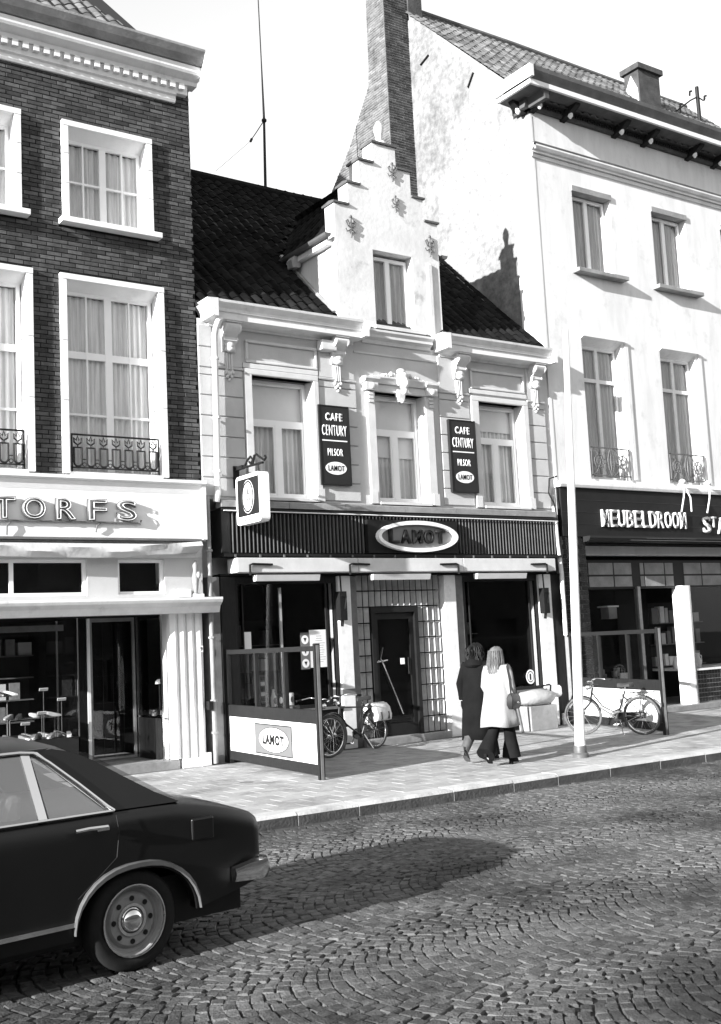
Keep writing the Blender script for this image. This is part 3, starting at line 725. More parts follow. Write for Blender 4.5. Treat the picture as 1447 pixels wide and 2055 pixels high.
# door zone: glazed blocks around a dark door
MB().box(11.14, 13.07, .22, .3, .0, 2.98).build('door_wall', M['dark'], CF)
stp = MB().box(11.15, 13.06, -.05, .22, -.02, .12).build('door_step', M['lead'], CF, bevel=.01)
DW = empty('glazed_block_wall', (12.1, .2, 0), parent=CF)
gb = MB(); ring = []
for i in range(7): t = i / 6; ring.append((-.5 + t, .25 * (1 - cos(2 * pi * t)) * .5 * 1.2))
for k in range(1):
    lo = [(x * .94, y * .0 + .3 * (1 - (2 * abs(x)) ** 2), -.47) for x, _ in ring]; hi = [(x, y, .47) for x, y, _ in lo]
    gb.loft([[(-.5, 0, -.5)] + [(x, y, z) for x, y, z in lo][0:0] + [(.5, 0, -.5)], [(-.5, 0, .5), (.5, 0, .5)]], wrap=False, cap=False) if False else None
    gb.loft([lo, hi], wrap=False, cap=False)
    gb.add([(-.5, 0, -.5), (.5, 0, -.5), (.5, 0, .5), (-.5, 0, .5), (-.47, 0, -.47), (.47, 0, -.47), (.47, 0, .47), (-.47, 0, .47)], [(0, 1, 5, 4), (1, 2, 6, 5), (2, 3, 7, 6), (3, 0, 4, 7)])
    gb.add(lo + [(-.47, 0, -.47), (.47, 0, -.47)], [tuple(range(7)) ]); gb.add(hi, [tuple(range(7))])
gbm = gb.mesh('glazed_block', smooth=40); gp = []
cw_, ch_ = .1335, .287
for rr in range(10):
    z = .13 + ch_ * (rr + .5)
    for k in range(14):
        x = 11.17 + cw_ * (k + .5)
        if rr < 8 and 2 <= k < 10: continue
        gp.append(TS(x, .1, z, cw_ * .86, .13, ch_ * .92))
pieces('glazed_block', gbm, M['gblock'], gp, DW)
fr_ = MB(); fr_.box(11.16, 11.45, .205, .218, .13, 2.98); fr_.box(12.5, 13.06, .205, .218, .13, 2.98); fr_.box(11.45, 12.5, .205, .218, 2.42, 2.98); fr_.build('block_mortar', M['dark'], DW)
dr = MB(); dr.box(11.45, 11.53, .06, .2, .12, 2.42); dr.box(12.42, 12.5, .06, .2, .12, 2.42); dr.box(11.53, 12.42, .06, .2, 2.32, 2.42); dr.box(11.53, 11.62, .12, .17, .13, 2.32); dr.box(12.33, 12.42, .12, .17, .13, 2.32); dr.box(11.62, 12.33, .12, .17, .13, .34); dr.box(11.62, 12.33, .12, .17, 2.2, 2.32)
dr = dr.build('cafe_door', M['black'], CF)
MB().box(11.62, 12.33, .14, .146, .34, 2.2).build('pane', M['shopglass'], dr)
hb = MB(); hb.tube([(11.66, .09, 1.45), (12.06, .08, .5)], .014, 6); hb.tube([(11.66, .09, 1.45), (11.66, .13, 1.5), (11.72, .13, 1.7)], .01, 5); hb.ball((11.66, .09, 1.45), .03); hb.ball((11.58, .09, 1.46), .02); hb.tube([(11.5, .09, 1.44), (11.78, .09, 1.47)], .012, 5)
hb.build('door_handle', M['chrome'], dr); MB().box(12.24, 12.26, .1, .12, 1.2, 1.5).build('pull_bar', M['chrome'], dr)
MB().box(12.1, 12.19, .13, .138, 1.38, 1.49).build('notice', M['paper'], dr)
# awning winder boxes hanging at the pilasters
for x in (10.69, 15.5):
    mb = MB(); mb.tube([(x, -.14, 2.98), (x + .01, -.14, 2.66)], .015, 5); mb.box(x - .06, x + .08, -.2, -.06, 2.2, 2.7); mb.tube([(x - .05, -.22, 2.62), (x + .06, -.22, 2.6), (x + .02, -.22, 2.4)], .012, 5); mb.tube([(x + .02, -.13, 2.2), (x, -.13, 2.1)], .03, 6)
    mb.build('awning_winder', M['iron'], CF)

# ---- roof, stepped dormer
RE, RR = (-.16, 7.55), (4.65, 12.07)
rf = MB(); rf.prism([(-.1, 7.5), (4.65, 12.03), (9.4, 7.5)], 'x', 8.16, 16.1); rf = rf.build('roof', M['under'], CF)
def keepc(x, d):
    y = -.16 + d * .729
    if 10.95 < x < 13.5:
        z = 7.55 + d * .685; half = 1.2 if z < 9.3 else 1.2 * max(0, (10.75 - z)) / 1.45
        if abs(x - 12.22) < half: return False
    return True
pieces('roof_tile', TILE, M['roof'], tile_places(8.18, 16.1, RE, RR, keepc, seed=9, sag=.06), rf)
MB().tube([(8.2, 4.65, 12.1), (10.5, 4.65, 12.08), (13, 4.65, 12.05), (16, 4.65, 12.08)], .11, 8).build('ridge_tiles', M['roof'], rf)
# pale flashing where the tiles meet the white gable
fl = MB()
for k in range(9):
    y0 = 1.6 + k * .35
    fl.obox((16.02, y0, 7.62 + y0 * .94), (.2, 0, 0), (0, .25, .235), (0, -.02, .03))
fl.build('verge_flashing', M['lead'], rf)
vt = MB(); vt.prism([(10.78, 8.93), (10.95, 8.95), (10.98, 9.1), (10.87, 9.22), (10.76, 9.08)], 'y', 1.12, 1.3); vt.build('roof_vent_tile', M['lead'], rf)

DG = empty('stepped_dormer', (12.22, 0, 7.5), parent=CF)
cx = 12.22
steps = [(1.2, 7.5, 9.84), (.88, 9.84, 10.28), (.6, 10.28, 10.78), (.27, 10.78, 11.2)]
prof = []
for h, z0, z1 in steps: prof += [(cx - h, z0), (cx - h, z1)]
for h, z0, z1 in reversed(steps): prof += [(cx + h, z1), (cx + h, z0)]
gm = MB(); dh = (11.84, 12.76, 7.62, 9.08)
for i, (h, z0, z1) in enumerate(steps):
    if i == 0:
        wallgrid(gm, cx - h, cx + h, z0, z1, [dh], -.02, .28)
        for e in (cx - h, cx + h): gm.add([(e, -.02, z0), (e, .3, z0), (e, .3, z1), (e, -.02, z1)], [(0, 1, 2, 3)])
        gm.add([(cx - h, .3, z0), (cx + h, .3, z0), (cx + h, .3, z1), (cx - h, .3, z1)], [(0, 1, 2, 3)])
        gm.add([(cx - h, -.02, z1), (cx + h, -.02, z1), (cx + h, .3, z1), (cx - h, .3, z1)], [(0, 1, 2, 3)])
    else: gm.box(cx - h, cx + h, -.02, .3, z0, z1)
gm.build('gable_wall', M['plaster'], DG)
rs = random.Random(2)
for i, (h, z0, z1) in enumerate(steps):
    inn = steps[i + 1][0] if i < 3 else 0
    for s in (-1, 1):
        if i == 3 and s == 1: continue
        a, b = (cx + s * (h + .035), cx + s * (inn + .0)) if i < 3 else (cx - .3, cx + .3)
        a, b = min(a, b), max(a, b)
        MB().prism([(-.06, z1 + .001), (-.065, z1 + .035), (.1, z1 + .065), (.35, z1 + .035), (.345, z1 + .001)], 'x', a, b).build('coping_stone', M['gutter'], DG)
fin_ = MB(); fin_.lathe((cx + .02, .13, 11.25), [(.15, 0), (.13, .06), (.06, .1), (.07, .2), (.1, .3), (.09, .4), (.04, .48), (.02, .5)], 8); fin_.build('finial', M['plaster'], DG, smooth=50)
# pilaster strips beside the dormer window
for a, b in ((13.1, 13.22),): MB().box(a, b, -.06, -.02, 7.55, 9.0).build('gable_strip', M['plaster'], DG, bevel=.02)
MB().box(11.78, 12.95, -.1, .2, 7.55, 7.615).build('sill', M['cafe_trim'], DG)
dwin = window(DG, dh[0] + .02, dh[1] - .02, 7.63, 9.02, .16, [(12.29, .1)], [], fr=.06, cur=M['curtain_d'])
for c_ in dwin.children: pass
# iron wall anchors
def anchor(x, z, s=1.0):
    mb = MB(); y = -.05
    mb.tube([(x, y, z - .2 * s), (x, y, z + .2 * s)], .016 * s, 5)
    for q in (-1, 1):
        mb.tube([(x, y, z - .02 * s), (x + q * .07 * s, y, z + .02 * s), (x + q * .11 * s, y, z + .1 * s), (x + q * .07 * s, y, z + .13 * s), (x + q * .05 * s, y, z + .08 * s)], .014 * s, 5)
        mb.tube([(x, y, z - .04 * s), (x + q * .09 * s, y, z - .1 * s), (x + q * .12 * s, y, z - .04 * s)], .012 * s, 5)
    mb.ball((x, y, z + .2 * s), .03 * s); mb.build('wall_anchor', M['gutter'], DG)
anchor(11.36, 9.42); anchor(13.2, 9.35); anchor(12.38, 10.68, .9); anchor(12.42, 10.05, .8)
# cheeks, dormer roof, gutter
for x in (cx - 1.19, cx + 1.14): MB().prism([(.3, 7.9), (.3, 9.3), (1.85, 9.3)], 'x', x, x + .05).build('dormer_cheek', M['smooth_white'], DG)
dro = MB()
for s in (-1, 1): dro.add([(cx + s * 1.3, .2, 9.22), (cx + s * 1.3, 1.9, 9.22), (cx, 3.4, 10.72), (cx, .2, 10.72)], [(0, 1, 2, 3)])
dro.build('dormer_roof', M['under'], DG)
dt = []
for s in (-1, 1):
    bas = Matrix(((0, -s * .664, 0, 0), (1, 0, 0, 0), (0, .748, 1, 0), (0, 0, 0, 1)))
    e = Vector((-s * .664, 0, .748)); ax = Vector((0, 1, 0)); nn = ax.cross(e) * 1
    if nn.z < 0: ax = -ax; nn = -nn
    R = Matrix(((ax.x, e.x, nn.x, 0), (ax.y, e.y, nn.y, 0), (ax.z, e.z, nn.z, 0), (0, 0, 0, 1)))
    for k in range(8):
        for j in range(14):
            y = .42 + j * .235; d = k * .26; z = 9.24 + d * .748
            if y > 1.75 + (z - 9.24) * 1.05: continue
            dt.append(Matrix.Translation((cx + s * (1.34 - d * .664), y, z + .02)) @ R)
pieces('roof_tile', TILE, M['roof'], dt, DG)
for s in (-1, 1):
    gt = MB()
    prof = [(cx + s * (1.36 + .07 * cos(pi + pi * i / 6) * 1.0), 9.24 + .08 * sin(pi + pi * i / 6)) for i in range(7)]
    gt.prism(prof, 'y', -.02, 1.95).build('dormer_gutter', M['gutter'], DG)
    MB().prism([(cx + s * 1.2, 9.06), (cx + s * 1.32, 9.06), (cx + s * 1.32, 9.16), (cx + s * 1.2, 9.16)], 'y', .1, 1.85).build('fascia_board', M['offwhite'], DG)
lf = MB(); lf.tube([(10.98, .1, 7.78), (10.97, .7, 8.34), (10.98, 1.3, 8.9), (10.98, 1.85, 9.4)], .05, 5); lf.build('lead_flashing', M['lead'], DG)
# ================================================================== white house on the right
WH = empty('white_house', (20.5, 0, 0), label='tall white plastered house with a furniture shop and bracketed cornice, right edge', cat='house')
GX = 16.15
rw = [(17.24, 18.42), (19.78, 20.96), (22.25, 23.4), (24.8, 25.95)]; rl_ = [(17.2, 18.42), (19.68, 20.9), (22.2, 23.4), (24.8, 25.95)]
holes = [(a, b, 9.52, 11.4) for a, b in rw] + [(a, b, 4.98, 8.04) for a, b in rl_]
mb = MB(); wallgrid(mb, GX, 27, 4.88, 12.92, holes, -.02, .32)
mb.box(GX + .01, 27, .35, 7.85, 3.4, 12.6); mb.box(GX + .01, 27, 3.0, 7.85, 0, 3.39)
wl = mb.build('wall', M['smooth_white'], WH)
RZ, RY = 17.45, 4.3
gb_ = MB(); y0 = -.021
gb_.add([(GX - .004, y0, 3.6), (GX - .004, 7.9, 3.6), (GX - .004, 7.9, 12.6), (GX - .004, RY, RZ), (GX - .004, .0, 13.2), (GX - .004, y0, 13.15)], [(0, 1, 2, 3, 4, 5)])
gb_.add([(GX + .2, y0 + .3, 13.0), (GX + .2, RY, RZ - .02), (GX + .2, 7.9, 12.6)], [(0, 1, 2)])
gb_.build('gable_wall', M['plaster_rough'], WH)
# smooth white strip on the front corner of the gable
MB().box(GX - .012, GX + .05, -.03, .62, 4.9, 12.75).build('corner_strip', M['smooth_white'], WH)
# thin iron ties on the gable
for y, z, r in ((3.35, 15.6, -.3), (1.75, 14.35, -.9)):
    MB().obox((GX - .03, y, z), (.03, 0, 0), (0, .34 * cos(r), .34 * sin(r)), (0, -.03 * sin(r), .03 * cos(r))).build('wall_tie', M['iron'], WH)
# string course
MB().prism([(-.02, 11.8), (-.06, 11.81), (-.09, 11.86), (-.06, 11.89), (-.06, 11.96), (-.1, 11.98), (-.14, 12.04), (-.14, 12.08), (-.02, 12.1)], 'x', GX - .06, 27).build('string_course', M['smooth_white'], WH)
for z in (12.085, 11.868): MB().box(GX - .05, 27, -.15 if z > 12 else -.1, -.03, z, z + .03).build('lead_flashing', M['gutter'], WH)
MB().prism([(GX - .0, 11.97), (GX - .08, 12.04), (GX - .08, 12.08), (GX, 12.1)], 'y', -.14, .6).build('string_course', M['smooth_white'], WH)
# cornice: dark soffit, pale edge, zinc gutter
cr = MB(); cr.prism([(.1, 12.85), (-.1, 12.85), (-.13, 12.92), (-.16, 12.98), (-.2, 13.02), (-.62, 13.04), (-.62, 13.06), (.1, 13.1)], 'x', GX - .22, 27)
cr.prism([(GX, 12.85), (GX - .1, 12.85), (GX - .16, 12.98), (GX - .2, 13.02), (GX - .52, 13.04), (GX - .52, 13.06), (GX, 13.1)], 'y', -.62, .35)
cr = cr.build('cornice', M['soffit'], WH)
MB().box(GX - .53, 27, -.68, -.621, 13.03, 13.13).build('cornice_edge', M['offwhite'], cr); MB().box(GX - .58, GX - .521, -.68, .36, 13.03, 13.13).build('cornice_edge', M['offwhite'], cr)
MB().prism([(.1, 13.13), (-.66, 13.13), (-.7, 13.2), (-.76, 13.3), (-.78, 13.38), (.1, 13.38)], 'x', GX - .62, 27).build('gutter', M['gutter'], cr)
MB().prism([(GX - .63, 13.13), (GX - .56, 13.13), (GX - .56, 13.38), (GX - .67, 13.38)], 'y', -.79, .37).build('gutter_return', M['smooth_white'], cr)
dn = MB().box(-.02, .02, -.04, 0, -.04, .04).mesh('bead'); P_ = []
x = GX + .2
while x < 26: P_.append(Matrix.Translation((x, -.14, 12.95))); x += .075
pieces('bead', dn, M['darkwood'], P_, cr, limit=150)
def bracket(x, y, side=False):
    mb = MB(); mb.lathe((x, y, 12.78), [(.02, 0), (.055, .05), (.06, .12), (.05, .2), (.02, .25)], 8)
    o = mb.build('bracket_drop', M['white'], cr, smooth=50)
    b = MB()
    if side: b.prism([(x, 12.86), (GX, 12.8), (GX, 13.03), (x - .2, 13.03), (x - .18, 12.98)], 'y', y - .07, y + .07)
    else: b.prism([(y, 12.86), (-.02, 12.8), (-.02, 13.03), (y - .25, 13.03), (y - .22, 12.98)], 'x', x - .07, x + .07)
    b.build('bracket', M['darkwood'], cr)
for x in (16.2, 17.1, 18.7, 19.66, 21.2, 22.15, 23.8): bracket(x, -.28)
bracket(GX - .2, .12, True)
# windows
for i, (a, b) in enumerate(rw):
    c = (a + b) / 2
    w = window(WH, a + .02, b - .02, 9.54, 11.26, .16, [(c, .1)], [], fr=.06, material=M['white'], cur=M['curtain_d'])
    MB().box(a - .02, b + .02, -.06, .16, 11.28, 11.4).build('lintel', M['lead'], w)
    MB().box(a - .14, b + .22, -.22, .12, 9.42, 9.51).build('sill', M['lead'], w, bevel=.01)
for i, (a, b) in enumerate(rl_):
    c = (a + b) / 2
    w = window(WH, a + .02, b - .02, 5.0, 7.9, .16, [(c, .09)], [(7.16, .08)], fr=.06, material=M['offwhite'], cur=M['curtain_d'])
    MB().prism([(-.1, 8.08), (-.1, 8.04), (.16, 7.9), (.16, 8.08)], 'x', a - .02, b + .05).build('lintel', M['offwhite'], w)
    MB().box(b + .1, b + .2, -.045, -.021, 5.0, 8.05).build('shutter_strip', M['smooth_white'], w)
    rl = MB(); x0, x1 = a + .02, b - .04; y = -.05
    for z in (5.65, 5.06): rl.box(x0, x1, y - .01, y + .01, z - .012, z + .012)
    for x in (x0, x1 - .02): rl.box(x, x + .02, y - .01, y + .01, 4.98, 5.66)
    c = (x0 + x1) / 2; zc = 5.36
    for sx in (-1, 1):
        rl.tube([(c + sx * .09 * sin(pi * k / 8), y, 5.08 + .56 * k / 8) for k in range(9)], .013, 5)
        rl.tube([(c + sx * (.1 + .4 * k / 8), y, zc + .27 * cos(pi * .95 * k / 8)) for k in range(9)], .012, 5); rl.tube([(c + sx * (.1 + .4 * k / 8), y, zc - .27 * cos(pi * .95 * k / 8)) for k in range(9)], .012, 5)
        for r, ox in ((.14, .36), (.07, .36)): rl.tube([(c + sx * ox + r * cos(2 * pi * k / 12), y, zc + r * sin(2 * pi * k / 12)) for k in range(12)], .012, 5, closed=True)
        rl.tube([(c + sx * .2 + .045 * cos(2 * pi * k / 8), y, zc + .045 * sin(2 * pi * k / 8)) for k in range(8)], .01, 4, closed=True)
    rl.tube([(c, y, 5.06), (c, y, 5.65)], .014, 5)
    rl.build('balcony_railing', M['gutter'], w)
# roof
rf = MB(); rf.prism([(-.2, 12.96), (RY, RZ - .08), (7.9, 12.6)], 'x', GX + .05, 27); rf = rf.build('roof', M['under'], WH)
pieces('roof_tile', TILE, M['roof_r'], tile_places(GX - .06, 27, (-.3, 12.98), (RY, RZ + .02), seed=5, sag=.0), rf, limit=250)
MB().tube([(GX, RY, RZ + .03), (20, RY, RZ + .06), (24, RY, RZ + .02), (27, RY, RZ)], .1, 8).build('ridge_tiles', M['roof_r'], rf)
# old brick chimney flaring into the gable
CH = empty('chimney', (15.8, 4.4, 12), parent=WH)
ch = MB(); F = 3.93
prof = [(F, 9.0), (8.2, 9.0), (7.4, 12.2), (6.8, 13.1), (5.66, 14.15), (5.05, 14.92), (4.72, 15.35), (4.66, 15.8), (4.6, 18.6), (F, 18.6)]
ch.prism(prof, 'x', 15.41, GX - .006); ch.build('chimney_stack', M['old_mortar'], CH)
ub = chamfer_unit((.03, .3, .1)); rb = random.Random(8)
fp = []; sp = []
zz = 11.0; r_ = 0
Ry = Matrix.Rotation(-pi / 2, 4, 'Z')
def back(z):
    for (ya, za), (yb, zb) in zip(prof[1:-1], prof[2:]):
        if za <= z <= zb: return ya + (yb - ya) * (z - za) / (zb - za + 1e-9)
    return 4.6
while zz < 18.0:
    x = 15.42 + (r_ % 2) * -.1
    while x < GX - .02:
        a, b = max(x, 15.42), min(x + .2, GX - .02)
        if b - a > .03: fp.append(TS((a + b) / 2, F - .008 + rb.uniform(-.006, .004), zz, b - a, .03, .052 * rb.uniform(.9, 1)))
        x += .212
    y = F + .01 + (r_ % 2) * -.1; bk = back(zz)
    while y < bk:
        a, b = max(y, F + .01), min(y + .2, bk - .01)
        if b - a > .03: sp.append(Matrix.Translation((15.402 + rb.uniform(-.006, .004), (a + b) / 2, zz)) @ Ry @ Matrix.Diagonal((b - a, .03, .052 * rb.uniform(.9, 1), 1)))
        y += .212
    zz += .064; r_ += 1
M['front_brick'] = mat('shade_dark_chimney_brick', .02, .055, 4.0, .9, .5, 40, rnd=.5)  # street face's shade is put into this colour; also the rear stack's dark brick
pieces('brick', ub, M['old_brick'], sp, CH, limit=150, stuffname='bricks')
ub2 = ub.copy(); ub2.materials.clear()
pieces('brick', ub2, M['front_brick'], fp, CH, limit=150, stuffname='bricks')
MB().box(GX - .004, GX + .42, F - .05, 4.6, 16.9, 18.6).build('chimney_shoulder', M['front_brick'], CH)
# rear brick chimney
C2 = MB().box(23.1, 23.95, 2.75, 3.25, 15.2, 16.95).build('chimney', M['front_brick'], WH)
MB().box(23.02, 24.03, 2.67, 3.33, 16.951, 17.1).build('chimney_cap', M['front_brick'], C2)
MB().prism([(22.744, 15.6), (22.744, 17.0)][0:0] or [(2.77, 15.6), (3.0, 15.6), (2.95, 16.1), (3.2, 16.5), (3.0, 16.85), (2.8, 16.4)], 'x', 23.08, 23.098).build('lime_patch', M['plaster'], C2)

# ---- shop front
MB().prism([(-.02, 4.75), (-.2, 4.75), (-.22, 4.8), (-.22, 4.86), (-.02, 4.9)], 'x', GX - .05, 27).build('fascia_coping', M['offwhite'], WH)
fz = MB().box(GX, 27, -.14, .3, 3.74, 4.748).build('shop_fascia', M['fascia'], WH)
for z in (3.99, 4.24, 4.49): MB().box(GX, 27, -.146, -.141, z, z + .012).build('fascia_joint', M['sign_grey'], fz)
MB().prism([(-.14, 3.62), (-.3, 3.64), (-.34, 3.7), (-.34, 3.738), (-.14, 3.738)], 'x', 16.7, 27).build('awning_casing', M['sign_grey'], fz)
sg = MB(); sg.box(17.9, 27, -.345, -.341, 3.655, 3.665); sg.box(18.4, 20, -.345, -.341, 3.7, 3.706); sg.build('casing_trim', M['fin'], fz)
M['letter_white'] = mat('worn_white_letter', .45, .85, 30, .6, rnd=.1)
s_ = 'MEUBELDROOM'; xw = (19.93 - 17.24) / len(s_)
for i, chx in enumerate(s_):
    o = put_text(chx, 17.24 + xw * (i + .5), -.145, 4.13, .36, xw * .86, .05, .012, M['letter_white'], fz, 'letter')
for chx, xx, zc, hh, ww in (('S', 20.62, 4.05, .37, .25), ('T', 20.86, 4.12, .24, .18), ('A', 21.12, 4.04, .37, .26), ('N', 21.42, 4.04, .37, .26), ('N', 21.72, 4.04, .37, .26), ('A', 22.02, 4.04, .37, .26)):
    if xx < 21.2: put_text(chx, xx, -.145, zc, hh, ww, .05, .012, M['letter_white'], fz, 'letter')
# lamp stems hanging over the lettering
for x, y in ((19.75, 0), (20.62, 0), (21.6, 0)):
    mb = MB(); mb.tube([(x, -.2, 4.95), (x, -.34, 4.9), (x - .12, -.4, 4.62), (x - .14, -.32, 4.3)], .018, 6)
    if x < 20: mb.tube([(x, -.34, 4.88), (x + .1, -.4, 4.62), (x + .2, -.32, 4.32)], .018, 6)
    mb.ball((x, -.3, 4.98), .09, .07, .06); mb.build('lamp_stem', M['offwhite'], fz, smooth=50)
# tiled pier
pt = MB().box(GX - .02, 16.78, -.1, .4, 0, 3.74).build('tiled_pier', M['grout'], WH)
tu = chamfer_unit((.02, .3, .05)); tp = []; zz = .04; r_ = 0
while zz < 3.68:
    x = GX - .02 + (r_ % 2) * -.11
    while x < 16.78:
        a, b = max(x, GX - .018), min(x + .215, 16.778)
        if b - a > .02: tp.append(TS((a + b) / 2, -.112, zz + .042, b - a, .02, .086))
        x += .222
    zz += .093; r_ += 1
pieces('wall_tile', tu, M['tileblack'], tp, pt)
MB().box(16.781, 27, .55, .6, 2.7, 3.62).build('transom_back', M['dark'], WH)
# pale transom panels
tw = MB().box(16.781, 27, .38, .46, 2.68, 3.3).build('transom_frame', M['black'], WH)
xs = [16.86, 17.3, 18.08, 18.66, 18.9, 19.05, 19.72, 20.02, 20.35, 20.98, 21.7, 22.5]
for a, b in zip(xs, xs[1:]):
    if (a, b) in ((18.66, 18.9), (20.02, 20.35)): continue
    for c, d in ((2.73, 2.95), (2.99, 3.24)): MB().box(a + .02, b - .02, .37, .385, c, d).build('transom_panel', M['lead'], tw)
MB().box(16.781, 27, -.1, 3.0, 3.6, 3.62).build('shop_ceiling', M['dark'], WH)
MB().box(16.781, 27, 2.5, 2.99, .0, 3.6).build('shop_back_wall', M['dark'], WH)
fl = MB().box(16.79, 27, .02, 2.5, -.02, .1).build('shop_floor', M['lead'], WH)
dp_ = MB().box(16.79, 18.76, .3, .44, .1, .62).build('display_window', M['tileblack'], WH)
MB().box(16.79, 18.74, .35, .356, .62, 2.68).build('pane', M['shopglass'], dp_); MB().box(16.79, 18.76, .3, 1.8, .6, .64).build('display_floor', M['greywood'], dp_)
MB().box(18.72, 18.8, .3, .42, .1, 2.72).build('corner_post', M['greywood'], dp_)
MB().box(18.98, 20.02, 1.2, 1.25, .45, 2.68).build('shop_door', M['dark'], WH)
MB().box(18.9, 20.06, .9, 1.3, .1, .46).build('door_plinth', M['greywood'], WH)
d2 = MB().box(20.3, 24, .28, .42, .1, .82).build('display_window', M['tileblack'], WH)
MB().box(20.32, 24, .34, .346, .86, 2.68).build('pane', M['shopglass'], d2); MB().box(20.28, 24, .2, 1.8, .82, .86).build('display_floor', M['offwhite'], d2)
MB().box(20.06, 20.24, .2, .5, .1, 2.72).build('white_post', M['white'], WH); MB().box(20.25, 20.3, .18, .26, .1, 2.72).build('corner_post', M['chrome'], d2)
tq = []
for r in range(7):
    for k in range(9): tq.append(TS(20.32 + .1 * k + .05, .272, .12 + .1 * r + .05, .094, .012, .094))
MB().box(20.3, 22, .275, .2795, .1, .82).build('grout_panel', M['grout'], d2)
pieces('wall_tile', tu.copy(), M['tileblack'], tq, d2)
MB().box(17.95, 18.3, .5, .8, 2.3, 2.33).build('hanging_lamp', M['white'], WH); MB().box(18.0, 18.25, .52, .75, 2.05, 2.3).build('lamp_shade', M['lead'], WH)

# ================================================================== far side of the street, behind the camera: seen mirrored in the panes
OP = empty('terrace_house', (8, -24, 0), label='plain grey terrace across the street, mirrored in the shop windows', cat='house')
M['opp'] = mat('grey_brick_terrace', .12, .2, .8, .9)
mb = MB(); ho = [(-30 + 2.6 * k + .6, -30 + 2.6 * k + 1.9, z, z + 2) for k in range(30) for z in (.6, 4.4)]
wallgrid(mb, -30, 50, -.1, 7.8, ho, 0, .3); 
for i, v in enumerate(mb.v): mb.v[i] = (v[0], -24 - v[1], v[2])
mb.box(-30, 50, -33, -24.31, -.1, 7.7)
mb.build('wall', M['opp'], OP)
MB().prism([(-23.6, 7.81), (-28.5, 10.6), (-33.4, 7.81)], 'x', -30, 50).build('roof', M['roof'], OP)
MB().box(-60, 80, -24, -20.2, -.19, -.02).build('opposite_pavement', M['slab'], kind='structure')
# ================================================================== signs
def cafe_sign(x0, x1, z0, z1, label):
    o = MB().box(x0, x1, -.09, -.03, z0, z1).build('cafe_sign', M['sign_grey'], label=label, cat='sign', group='dark cafe signs on the front wall')
    w = x1 - x0; c = (x0 + x1) / 2; y = -.091
    fr = MB()
    for a, b, cc, d in ((x0, x1, z0, z0 + .02), (x0, x1, z1 - .02, z1), (x0, x0 + .02, z0 + .02, z1 - .02), (x1 - .02, x1, z0 + .02, z1 - .02)): fr.box(a, b, -.1, -.0905, cc, d)
    fr.build('rim', M['black'], o)
    h = z1 - z0; Z = lambda t: z1 - t * h
    put_text('CAFE', c, y, Z(.145), .14, .36, .006, .03, M['sign_white'], o, 'lettering', cw=1.1)
    put_text('CENTURY', c, y, Z(.315), .19, .52, .006, .006, M['sign_white'], o, 'lettering', cw=1.1)
    MB().box(c - .26, c + .26, y - .006, y, Z(.452), Z(.437)).build('divider', M['sign_white'], o)
    put_text('PILSOR', c, y, Z(.59), .13, .32, .006, .004, M['sign_white'], o, 'lettering', cw=1.15)
    ov = MB(); oval(ov, c, y, Z(.79), .22, .115, .005); ov = ov.build('oval_badge', M['sign_white'], o)
    put_text('LAMOT', c, y - .006, Z(.79), .1, .34, .004, .01, M['black'], o, 'lettering', cw=1.1)
    return o
cafe_sign(10.43, 11.07, 4.575, 6.0, 'dark upright cafe sign between the first and second upper windows')
cafe_sign(13.37, 14.02, 4.55, 5.955, 'dark upright cafe sign beside the upper window nearest the white house')

os_ = MB().box(11.27, 13.31, -.22, -.105, 3.365, 3.965).build('oval_sign', M['fascia'], label='dark fascia board with a white oval ring and black brewery lettering over the door', cat='sign')
rg = MB(); ovalring(rg, 12.34, -.221, 3.665, .91, .285, .07, .1); rg.build('oval_ring', M['sign_white'], os_, smooth=50)
fc = MB(); oval(fc, 12.34, -.221, 3.665, .83, .21, .012, 40); fc.build('oval_face', M['oval_grey'], os_)
for i, chx in enumerate('LAMOT'): put_text(chx, 12.34 + (i - 2) * .265, -.235, 3.665, .25, .22, .05, .03, M['black'], os_, 'letter')

